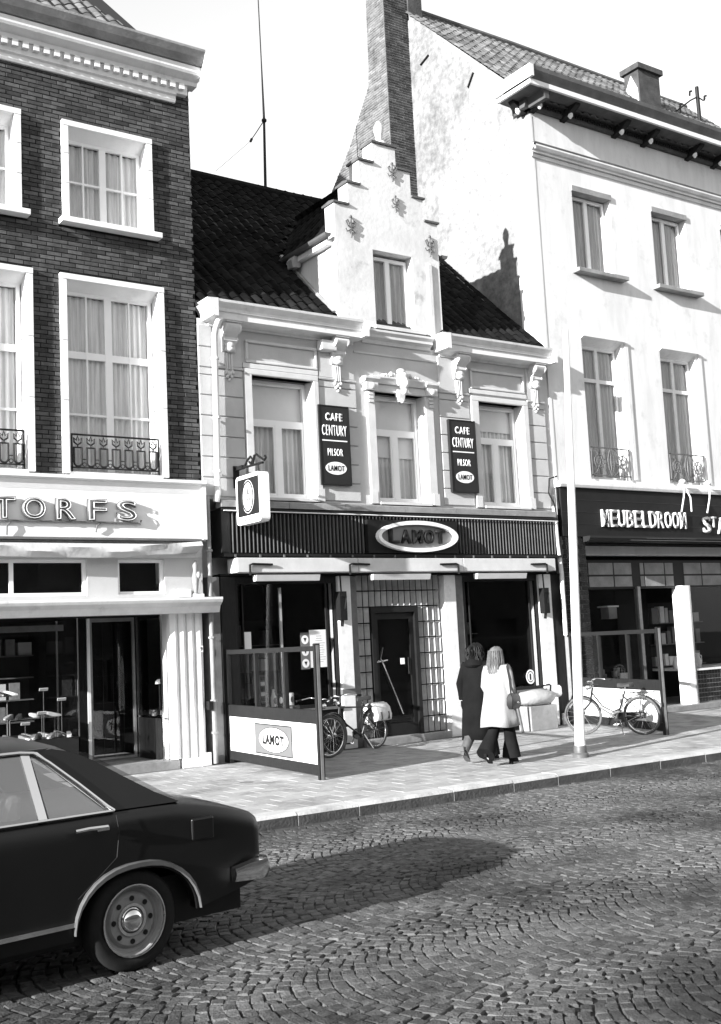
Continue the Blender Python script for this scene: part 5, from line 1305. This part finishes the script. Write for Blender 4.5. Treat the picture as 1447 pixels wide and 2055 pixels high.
def skin_mesh(name, verts, edges, radii, root=0):
    me = bpy.data.meshes.new(name); me.from_pydata(verts, edges, [])
    o = bpy.data.objects.new(name, me); COL.objects.link(o)
    md = o.modifiers.new('skin', 'SKIN'); md.use_smooth_shade = True
    sv = me.skin_vertices[0].data if me.skin_vertices else None
    if sv is None:
        bm = bmesh.new(); bm.from_mesh(me); bm.verts.layers.skin.verify(); bm.to_mesh(me); bm.free(); sv = me.skin_vertices[0].data
    for i, r in enumerate(radii): sv[i].radius = (r, r) if not isinstance(r, tuple) else r; sv[i].use_root = (i == root)
    s = o.modifiers.new('sub', 'SUBSURF'); s.levels = 2; s.render_levels = 2
    dg = bpy.context.evaluated_depsgraph_get(); dg.update()
    out = bpy.data.meshes.new_from_object(o.evaluated_get(dg)); bpy.data.objects.remove(o)
    out.name = name; out.polygons.foreach_set('use_smooth', [True] * len(out.polygons)); return out

def figure(loc, rz, label, J, hand_curl=.5):
    """J: dict of joints in the figure's own frame (x right, y forward)"""
    V = []; E = []; Rd = []
    def add(p, r, par=None):
        V.append(tuple(p)); Rd.append(r); i = len(V) - 1
        if par is not None: E.append((par, i))
        return i
    pel = add(J['pelvis'], .115); sp = add(J['spine'], .11, pel); ch = add(J['chest'], .125, sp); nk = add(J['neck'], .05, ch)
    h1 = add(J['head'][0], .07, nk); h2 = add(J['head'][1], .09, h1); h3 = add(J['head'][2], .06, h2)
    ns = Vector(J['head'][1]) + Vector(J['look']) * .095 + Vector((0, 0, -.015)); add(ns, .014, h2)
    for s, k in ((-1, 'l'), (1, 'r')):
        sh = add(J['sh_' + k], .055, ch); el = add(J['el_' + k], .042, sh); wr = add(J['wr_' + k], .027, el)
        d = Vector(J['wr_' + k]) - Vector(J['el_' + k]); d.normalize(); side = Vector((0, 1, 0)); side = (side - d * side.dot(d)).normalized(); inn = Vector((-s, 0, 0))
        pm = add(Vector(J['wr_' + k]) + d * .06, .03, wr)
        for q in range(4):
            b = Vector(V[pm]) + side * (.024 - .016 * q) + d * .035; f1 = add(b, .0095, pm); ln = (.04, .046, .043, .033)[q]
            f2 = add(b + d * ln * .8 + inn * .01, .0088, f1); add(b + d * ln * 1.2 + inn * .034, .008, f2)
        t1 = add(Vector(J['wr_' + k]) + d * .03 + side * .036, .011, wr); add(Vector(V[t1]) + d * .045 + side * .012, .009, t1)
        hp = add(J['hip_' + k], .085, pel); kn = add(J['kn_' + k], .06, hp); an = add(J['an_' + k], .038, kn); add(J['toe_' + k], .03, an)
    me = skin_mesh('person', V, E, Rd); me.materials.append(M['skin'])
    o = bpy.data.objects.new('person', me); COL.objects.link(o); o.location = loc; o.rotation_euler = (0, 0, rz)
    return setp(o, label, 'person')

def ringel(c, rx, ry, n=24, wob=0.0, ph=0.0, k=5):
    return [(c[0] + rx * (1 + wob * sin(k * 2 * pi * i / n + ph)) * cos(2 * pi * i / n), c[1] + ry * (1 + wob * sin(k * 2 * pi * i / n + ph)) * sin(2 * pi * i / n), c[2] + wob * .1 * sin(3 * 2 * pi * i / n)) for i in range(n)]
def garment(name, rings, m, par, cap=False, thick=True):
    o = MB().loft(rings, cap=cap).build(name, M[m], par, smooth=60, local=True)
    if thick: s = o.modifiers.new('thickness', 'SOLIDIFY'); s.thickness = .012; s.offset = 1
    return o
def limb(name, pts, rad, m, par, n=12, wob=.06):
    P = [Vector(p) for p in pts]; rings = []
    for i, p in enumerate(P):
        t = (P[min(i + 1, len(P) - 1)] - P[max(i - 1, 0)]).normalized(); u = t.cross(Vector((0, 1, 0.01))).normalized(); w = t.cross(u)
        rr = rad[i] if isinstance(rad[i], tuple) else (rad[i], rad[i])
        rings.append([p + u * cos(2 * pi * j / n) * rr[0] * (1 + wob * sin(3 * j + i * 2)) + w * sin(2 * pi * j / n) * rr[1] * (1 + wob * sin(2 * j + i)) for j in range(n)])
    return MB().loft(rings).build(name, M[m], par, smooth=70, local=True)
def shoe(par, heel, toe, z, m, hh=.07, pitch=0.0):
    h = Vector(heel); t = Vector(toe); d = (t - h); d.z = 0; ln = d.length; d.normalize(); sd_ = Vector((d.y, -d.x, 0)); rg = []
    for q, w, z0, z1 in ((0, .03, z + hh * .9, z + hh + .06), (.12, .036, z + hh * .8, z + hh + .075), (.4, .034, z + hh * .5, z + hh + .06), (.7, .043, z + .02, z + .085), (.9, .04, z + .015, z + .06), (1, .025, z + .018, z + .045)):
        c = h + d * ln * q + Vector((0, 0, pitch * (1 - q)))
        rg.append([c + sd_ * w + Vector((0, 0, z0 - h.z)), c + sd_ * w * .8 + Vector((0, 0, z1 - h.z)), c - sd_ * w * .8 + Vector((0, 0, z1 - h.z)), c - sd_ * w + Vector((0, 0, z0 - h.z))])
    mb = MB(); mb.loft(rg)
    c = h + d * .03 + Vector((0, 0, pitch - h.z)); e = c + d * .0 - Vector((0, 0, 0))
    mb.loft([[c + sd_ * .022 * a + d * b + Vector((0, 0, zz)) for a, b in ((1, -.02), (1, .025), (-1, .025), (-1, -.02))] for zz in (z, z + hh)])
    mb.build('shoe', M[m], par, local=True, smooth=40)

RZ_P = radians(-68)
# --- woman in the white coat
J = dict(pelvis=(0, 0, .9), spine=(0, .0, 1.08), chest=(0, .015, 1.26), neck=(0, .02, 1.41), head=[(0, .03, 1.47), (0, .035, 1.545), (0, .03, 1.6)], look=(0, 1, 0),
         sh_l=(-.155, .01, 1.34), el_l=(-.21, .03, 1.1), wr_l=(-.2, .16, .93), sh_r=(.155, .01, 1.34), el_r=(.225, -.05, 1.09), wr_r=(.215, .02, .87),
         hip_l=(-.085, 0, .86), kn_l=(-.08, -.02, .5), an_l=(-.08, -.31, .2), toe_l=(-.08, -.2, .08), hip_r=(.085, 0, .86), kn_r=(.085, .12, .48), an_r=(.085, .14, .13), toe_r=(.085, .27, .05))
WP = figure((10.6, -4.18, .0), RZ_P, 'person with long fair hair in a knee-length white coat, walking beside a person in black', J)
rg = []
for z, rx, ry, cy, wb, ph in ((.54, .265, .235, -.02, .11, 0), (.66, .25, .215, -.02, .085, .3), (.82, .225, .185, -.01, .055, .6), (.98, .2, .155, 0, .025, .9), (1.1, .19, .14, .005, .02, 1), (1.22, .198, .142, .01, .01, 1), (1.32, .2, .13, .012, 0, 0), (1.375, .165, .11, .015, 0, 0), (1.41, .085, .08, .02, 0, 0), (1.44, .07, .07, .022, 0, 0)):
    rg.append(ringel((0, cy, z), rx, ry, 28, wb, ph, 5))
coat = garment('coat', rg, 'whitecoat', WP)
for s, k in ((-1, 'l'), (1, 'r')):
    a, b, c = Vector(J['sh_' + k]), Vector(J['el_' + k]), Vector(J['wr_' + k])
    limb('sleeve', [a + Vector((-s * .03, 0, .02)), a.lerp(b, .3), a.lerp(b, .7), b, b.lerp(c, .5), b.lerp(c, .95)], [.075, .074, .066, .064, .06, .064], 'whitecoat', coat)
MB().tube([(.0, -.155, .56), (.005, -.145, .75), (0, -.137, .95)], .004, 4).build('back_vent', M['saddle'], coat, local=True)
for s, k in ((-1, 'l'), (1, 'r')):
    hp, kn, an_ = Vector(J['hip_' + k]), Vector(J['kn_' + k]), Vector(J['an_' + k])
    limb('trouser_leg', [hp, hp.lerp(kn, .5), kn, kn.lerp(an_, .4), kn.lerp(an_, .75), kn.lerp(an_, 1.08)], [.105, .095, .082, .09, .115, .135], 'trouser', WP, 14)
shoe(WP, (-.08, -.36, .0), (-.08, -.19, .0), .02, 'trouser', .085, .13); shoe(WP, (.085, .08, .0), (.085, .3, .0), .0, 'trouser', .085)
rg = []
for z, rx, ry, cy in ((1.27, .05, .02, -.115), (1.3, .085, .04, -.105), (1.36, .1, .06, -.075), (1.42, .1, .085, -.04), (1.48, .103, .098, -.015), (1.54, .104, .11, .0), (1.6, .092, .1, .005), (1.64, .06, .065, .01), (1.655, .02, .02, .01)):
    rg.append(ringel((0, cy, z), rx, ry, 26, .06, z * 9, 9))
hair = garment('hair', rg, 'blond', WP, cap=True, thick=False)
rh = random.Random(4); hs = MB()
for i in range(120):
    a = radians(rh.uniform(165, 375)); r0 = rh.uniform(.075, .1); ln = rh.uniform(.26, .36)
    p0 = Vector((r0 * cos(a) * 1.05, r0 * sin(a) * 1.1, 1.6)); 
    hs.tube([p0 * 1 , p0 + Vector((.016 * cos(a), .016 * sin(a), -.1)), p0 + Vector((.02 * cos(a) + rh.uniform(-.015, .015), .018 * sin(a) - .015, -.2)), p0 + Vector((rh.uniform(-.02, .02), -.04, -ln))], [.004, .006, .006, .002], 4)
hs.build('hair_strands', M['blond'], hair, local=True, smooth=70, kind='stuff')
# --- person in the long dark coat
J = dict(pelvis=(0, 0, .93), spine=(0, 0, 1.12), chest=(0, .02, 1.31), neck=(0, .025, 1.46), head=[(0, .035, 1.52), (0, .045, 1.6), (0, .04, 1.655)], look=(.75, .66, 0),
         sh_l=(-.175, .01, 1.39), el_l=(-.25, -.04, 1.13), wr_l=(-.265, .03, .9), sh_r=(.175, .01, 1.39), el_r=(.24, .0, 1.13), wr_r=(.23, .12, .92),
         hip_l=(-.09, 0, .89), kn_l=(-.085, -.04, .5), an_l=(-.085, -.34, .19), toe_l=(-.085, -.26, .07), hip_r=(.09, 0, .89), kn_r=(.09, .13, .49), an_r=(.09, .16, .1), toe_r=(.09, .3, .04))
MP = figure((10.7, -3.62, .0), RZ_P, 'person with dark hair in a long black coat, walking beside a person in white', J)
rg = []
for z, rx, ry, cy, wb, ph in ((.33, .25, .24, -.01, .06, .4), (.5, .245, .225, -.01, .05, .6), (.75, .232, .2, -.005, .04, .8), (.98, .225, .175, 0, .025, 1), (1.14, .215, .155, .005, .015, 1), (1.28, .222, .15, .01, .01, 1), (1.37, .22, .135, .012, 0, 0), (1.43, .18, .115, .015, 0, 0), (1.47, .11, .1, .015, 0, 0), (1.5, .085, .085, .02, 0, 0)):
    rg.append(ringel((0, cy, z), rx, ry, 28, wb, ph, 5))
coat = garment('coat', rg, 'darkcoat', MP)
garment('hood', [ringel((0, -.04 + .0, z), rx, ry, 20, .03, z * 5, 4) for z, rx, ry in ((1.36, .12, .115), (1.4, .16, .15), (1.46, .14, .13), (1.51, .1, .1))], 'darkcoat', coat, cap=True, thick=False)
for s, k in ((-1, 'l'), (1, 'r')):
    a, b, c = Vector(J['sh_' + k]), Vector(J['el_' + k]), Vector(J['wr_' + k])
    limb('sleeve', [a + Vector((-s * .03, 0, .02)), a.lerp(b, .3), a.lerp(b, .7), b, b.lerp(c, .5), b.lerp(c, .97)], [.082, .08, .07, .067, .062, .062], 'darkcoat', coat)
    d = (c - b).normalized(); limb('cuff', [c - d * .03, c + d * .005], [.046, .046], 'paper', coat, wob=0)
    limb('glove', [c + d * .01, c + d * .06, c + d * .1, c + d * .17], [.034, .044, .046, .03], 'darkcoat', MP)
for s, k, m in ((-1, 'l', 'boot'), (1, 'r', 'trouser')):
    hp, kn, an_ = Vector(J['hip_' + k]), Vector(J['kn_' + k]), Vector(J['an_' + k])
    limb('trouser_leg', [hp, hp.lerp(kn, .5), kn, kn.lerp(an_, .5), kn.lerp(an_, 1.02)], [.1, .09, .08, .075 if k == 'l' else .1, .06 if k == 'l' else .12], m if k == 'l' else 'trouser', MP, 14)
shoe(MP, (-.085, -.42, .0), (-.085, -.24, .0), .01, 'boot', .06, .13); shoe(MP, (.09, .1, .0), (.09, .34, .0), .0, 'trouser', .05)
rg = []
for z, rx, ry, cy in ((1.45, .06, .05, -.06), (1.5, .105, .09, -.045), (1.56, .118, .11, -.02), (1.62, .115, .115, -.008), (1.67, .1, .1, .0), (1.705, .06, .062, .005), (1.72, .02, .02, .005)):
    rg.append(ringel((0, cy, z), rx, ry, 26, .08, z * 13, 7))
hair = garment('hair', rg, 'darkhair', MP, cap=True, thick=False)
hs = MB()
for i in range(140):
    a = radians(rh.uniform(150, 390)); q = rh.uniform(1.5, 1.68); r0 = .115 if q < 1.62 else .1
    p0 = Vector((r0 * cos(a), r0 * sin(a) - .015, q)); hs.tube([p0, p0 + Vector((.03 * cos(a), .02 * sin(a), -.03)), p0 + Vector((.02 * cos(a), .02 * sin(a), -.09))], [.006, .008, .002], 4)
hs.build('hair_strands', M['darkhair'], hair, local=True, smooth=70, kind='stuff')
# --- shoulder bag
sbag = empty('shoulder_bag', WP.location, RZ_P, label='dark leather shoulder bag hanging at the hip of the white coat', cat='bag')
rg = [[(.265 + q * w, y0 + e, z) for q, e in ((-1, -.13 * f), (1, -.14 * f), (1.2, 0), (1, .14 * f), (-1, .13 * f))] for z, w, f, y0 in ((.78, .03, .85, -.06), (.84, .05, 1.0, -.06), (.94, .05, .95, -.06), (1.0, .02, .8, -.06))]
MB().loft(rg).build('bag_body', M['bagleather'], sbag, local=True, smooth=40, bevel=.01)
MB().tube([(.27, -.14, .99), (.24, -.1, 1.2), (.19, -.05, 1.37), (.17, .01, 1.405), (.2, .07, 1.33), (.265, .04, 1.0)], .012, 6).build('strap', M['bagleather'], sbag, local=True)
MB().box(.315, .33, -.09, -.02, .86, .885).build('clasp', M['chrome'], sbag, local=True)
# ================================================================== small things in and before the windows
# white sack on a box
bx = MB(); bx.box(14.52, 15.2, -.6, -.25, .0, .46); bx = bx.build('wooden_box', M['lead'], bevel=.01, label='grey box under the white sack below the cafe window', cat='box')
M['sack'] = mat('white_sack_cloth', .3, .4, 5, .9, .8, 12)
rs_ = random.Random(6); rg = []
for i, (t, w, h) in enumerate(((0, .02, .03), (.04, .1, .08), (.15, .17, .13), (.35, .2, .16), (.55, .2, .155), (.72, .17, .13), (.82, .11, .09), (.88, .06, .05), (.94, .07, .075), (1.0, .09, .12))):
    x = 14.33 + t * 1.08; z = .6 + (.0 if t < .8 else (t - .8) * .45)
    rg.append([(x + rs_.uniform(-.01, .01), -.45 + w * cos(a) * (1 + .06 * sin(5 * a + i)), max(.468, z + h * sin(a) * (1 + .08 * sin(4 * a + 2 * i)))) for a in [2 * pi * j / 18 for j in range(18)]])
MB().loft(rg).build('sack', M['sack'], smooth=70, label='plump white tied sack lying on a grey box', cat='sack')
hp = MB(); hp.tube([(15.1, -.28, .8), (15.34, -.28, .82), (15.38, -.28, .8), (15.34, -.28, .6), (15.32, -.28, .0)], .018, 6); hp.build('awning_crank', M['iron'], smooth=50, label='black bent iron rod standing behind the white sack', cat='rod')
MB().prism([(14.27, 0), (14.31, 0), (14.2, .55), (14.16, .55)], 'y', -.62, -.58).build('leaning_board', M['greywood'], label='short grey board leaning beside the box and sack', cat='board')
# posters in the bar window
pz = MB().box(10.13, 10.52, .058, .062, 1.42, 2.06).build('poster', M['paper'], label='white printed poster with lines of text in the left bar window', cat='poster')
for k in range(12):
    w = .1 + .2 * random.random(); MB().box(10.32 - w / 2, 10.32 + w / 2, .056, .0578, 1.95 - k * .04, 1.957 - k * .04).build('printed_line', M['lead'], pz)
pc = MB().box(9.95, 10.125, .054, .0575, 1.4, 2.02).build('poster', M['badge'], label='grey strip poster with round badges beside the white poster', cat='poster')
for k in range(3):
    mb = MB(); oval(mb, 10.04, .0538, 1.9 - k * .2, .07, .075, .002, 20); mb.build('round_badge', M['paper'], pc)
    MB().prism([(10.01, 1.93 - k * .2), (10.07, 1.93 - k * .2), (10.04, 1.86 - k * .2)], 'y', .0515, .0505).build('badge_mark', M['black'], pc)
MB().box(8.86, 9.0, .054, .058, 1.75, 2.07).build('notice_card', M['paper'], label='narrow white card at the left edge of the bar window', cat='card')
cr_ = MB().box(9.05, 9.28, .12, .14, .9, 1.35).build('price_rack', M['badge'], label='grey card rack of small packets inside the left bar window', cat='rack')
for i in range(2):
    for j in range(5): MB().box(9.07 + i * .11, 9.15 + i * .11, .112, .1195, .92 + j * .085, .98 + j * .085).build('packet', M['black'] if (i + j) % 2 else M['sign_white'], cr_)
for x, z, lab, k in ((9.45, .81, 'white bottle with an oval label left of the cans in the bar window', 0), (9.56, .81, 'dark round tin with an oval label in the bar window', 1), (9.78, .81, 'pale square tin right of the dark tin in the bar window', 2)):
    o = MB(); o.lathe((x, .18, z), [(.045, 0), (.05, .02), (.05, .16), (.03, .2), (.02, .25), (.02, .29)] if k == 0 else [(.06, 0), (.062, .01), (.062, .2), (.055, .21)], 14)
    o = o.build('bottle' if k == 0 else 'tin', M['sign_white'] if k != 1 else M['sign_grey'], smooth=40, label=lab, cat='bottle' if k == 0 else 'tin')
    mb = MB(); oval(mb, x, .18 - .064, z + .1, .035, .055, .002, 16); mb.build('paper_label', M['sign_white'] if k == 1 else M['badge'], o)
rs2 = MB(); ovalring(rs2, 15.16, .035, .98, .12, .14, .03, .003, 28); rs2 = rs2.build('window_sticker', M['paper'], label='round white emblem sticker low in the right bar window', cat='sticker')
mb = MB(); oval(mb, 15.16, .034, .98, .07, .09, .003, 20); mb.build('emblem_field', M['paper'], rs2); mb = MB(); mb.prism([(15.13, .92), (15.17, .92), (15.17, 1.04), (15.13, 1.04)], 'y', .0305, .029); mb.build('emblem_mark', M['black'], rs2)
# shoes in the left shop
def shoe_mesh():
    rg = []
    for q, w, z0, z1 in ((0, .025, .0, .07), (.1, .032, 0, .075), (.35, .03, .0, .065), (.6, .038, 0, .05), (.85, .036, 0, .035), (1, .018, 0, .02)):
        rg.append([(w, q * .24, z0), (w * .85, q * .24, z1), (-w * .85, q * .24, z1), (-w, q * .24, z0)])
    mb = MB(); mb.loft(rg); return mb.mesh('shoe', smooth=50)
shm = shoe_mesh(); M['shoe_pale'] = mat('pale_shoe_leather', .3, .42, 6, .4); M['shoe_dark'] = mat('dark_shoe_leather', .05, .1, 6, .35, rnd=.4)
sh2 = shm.copy(); shm.materials.append(M['shoe_pale']); sh2.materials.append(M['shoe_dark'])
rsx = random.Random(14)
def put_shoe(x, y, z, pale, where='on the floor of the left shop window'):
    o = bpy.data.objects.new('shoe', shm if pale else sh2); COL.objects.link(o); o.location = (x, y, z); o.rotation_euler = (0, 0, rsx.uniform(2.2, 4.2)); 
    c_ = 'pale' if pale else 'dark'; setp(o, c_ + ' shoe ' + where, 'shoe', c_ + ' shoes ' + where)
shelf_z = (.62, .78, .95)
for k in range(13): put_shoe(4.95 + k * .085 + rsx.uniform(-.02, .02), .3 + .18 * (k % 3), .625, k % 3 != 1)
for x0, x1, y0, z, lab in ((5.2, 5.95, .65, .9, 'low glass shelf of shoes behind the left shop window'), (4.9, 5.3, .9, 1.25, 'high glass shelf of shoes behind the left shop window')):
    o = MB().box(x0, x1, y0, y0 + .3, z, z + .012).build('shop_shelf', M['greywood'], label=lab, cat='shelf')
    for x in (x0 + .03, x1 - .03): MB().tube([(x, y0 + .15, .62), (x, y0 + .15, z)], .01, 6).build('shelf_leg', M['greywood'], o)
    n = int((x1 - x0) / .13)
    for k in range(n): put_shoe(x0 + .08 + k * .13, y0 + .2, z + .014, k % 2 == 0, 'on the low glass shelf of the shoe shop' if z < 1 else 'on the high glass shelf of the shoe shop')
for i, (x, y, z) in enumerate(((5.55, .28, 1.0), (5.86, .3, 1.18), (5.62, .4, 1.34), (5.3, .28, .86))):
    o = MB().obox((x, y, z), (.13, 0, 0), (0, .02, .01), (0, -.02, .035)).build('price_card', M['paper'], label=('short white price card at the low shelf among shoes', 'white price card nearest the shop entrance among shoes', 'tallest white price card standing among the shoes', 'lowest white price card, left of the others among shoes')[i], cat='card', group='price cards in the shop window')
    MB().tube([(x, y + .01, .625), (x, y + .01, z - .02)], .006, 5).build('card_stand', M['greywood'], o)
for k in range(4): put_shoe(7.5, .35 + k * .15, .82, k % 2 == 0, 'in the side display beside the shop entrance')
sst = MB(); sst.tube([(7.52, .45, .81), (7.52, .45, 1.3)], .01, 5); sst.box(7.46, 7.58, .38, .52, 1.3, 1.31); sst.build('shoe_stand', M['chrome'], label='thin metal shoe stand in the side display by the entrance', cat='stand')
put_shoe(7.52, .45, 1.312, True, 'on the thin stand in the side display')
# vases and jugs in the right shop
def vase(x, y, z, s, k, label, grp):
    pr = ([(.05, 0), (.09, .06), (.1, .14), (.06, .24), (.04, .3), (.06, .34)], [(.07, 0), (.1, .1), (.07, .2), (.05, .26), (.07, .3)], [(.03, 0), (.03, .02), (.008, .04), (.008, .12), (.05, .16), (.055, .26)])[k]
    mb = MB(); mb.lathe((x, y, z), [(r * s, h * s) for r, h in pr], 12)
    if k == 1: mb.tube([(x + .07 * s, y, z + .26 * s), (x + .15 * s, y, z + .24 * s), (x + .15 * s, y, z + .12 * s), (x + .09 * s, y, z + .08 * s)], .012, 5)
    mb.build(('vase', 'jug', 'goblet')[k], M['sign_white'] if k < 2 else M['lead'], smooth=50, label=label, cat=('vase', 'jug', 'goblet')[k], group=grp)
vase(20.55, .6, .865, 1.0, 0, 'white vase on the ledge of the right-hand furniture shop window', 'pottery in the furniture shop'); vase(20.85, .6, .865, 1.1, 1, 'white handled jug on the ledge of the right-hand furniture shop window', 'pottery in the furniture shop')
vase(20.38, .8, .865, .95, 1, 'white jug behind the price card by the chrome corner post', 'pottery in the furniture shop')
MB().box(20.42, 20.66, .44, .46, .9, 1.03).build('price_card', M['paper'], label='white price card before the vase by the white post', cat='card')
for k in range(7): vase(17.35 + k * .19, .6 + .1 * (k % 2), .645, .9 + .2 * (k % 3), 2, 'grey stemmed goblet in the display behind the plain screen', 'goblets in the furniture shop')
MB().box(18.25, 18.6, .55, .58, .72, .88).build('price_card', M['paper'], label='white price card in the display left of the corner post', cat='card')
MB().box(17.62, 17.82, .5, .53, .66, .8).build('price_card', M['paper'], label='white price card among the goblets', cat='card')

# ---- cover in the pavement
cv = MB(); cv.lathe((7.37, -2.62, -.01), [(.1, 0), (.1, .0125), (.085, .0135), (.08, .012)], 16); cv.build('drain_cover', M['gutter'], label='small dark round cover in the pavement left of the badge screen', cat='cover')

# ---- shelves of boxes at the back of the shops
def shelf_unit(x0, x1, y, z0, z1, rows, label, seed):
    rr = random.Random(seed); o = MB().box(x0, x1, y + .24, y + .27, z0, z1).build('shelf_unit', M['darkwood'], label=label, cat='shelf')
    h = (z1 - z0) / rows
    for r in range(rows):
        MB().box(x0, x1, y, y + .238, z0 + r * h, z0 + r * h + .02).build('shelf_board', M['greywood'], o)
        x = x0 + .03
        while x < x1 - .2:
            w = rr.uniform(.1, .22); hh = h * rr.uniform(.35, .8)
            if rr.random() < .75: MB().box(x, x + w, y + .04, y + .2, z0 + r * h + .021, z0 + r * h + .021 + hh).build('carton', M[rr.choice(('lead', 'cafe', 'greywood', 'badge', 'paper'))], o)
            x += w + rr.uniform(.02, .08)
shelf_unit(4.4, 5.9, 1.7, .8, 2.2, 4, 'shelf unit of cartons at the back of the shoe shop', 3)
shelf_unit(9.0, 10.5, 1.6, .9, 2.3, 3, 'shelf unit with boxes in the dark bar behind the left window', 4)
shelf_unit(13.9, 15.2, 1.6, 1.0, 2.3, 3, 'shelf unit with boxes in the dark bar behind the right window', 5)
shelf_unit(17.0, 18.6, 1.7, .8, 2.3, 3, 'shelf unit of wares at the back of the furniture shop', 6)
shelf_unit(20.5, 22.3, 1.5, .9, 2.4, 3, 'shelf unit of wares behind the right-hand furniture window', 7)
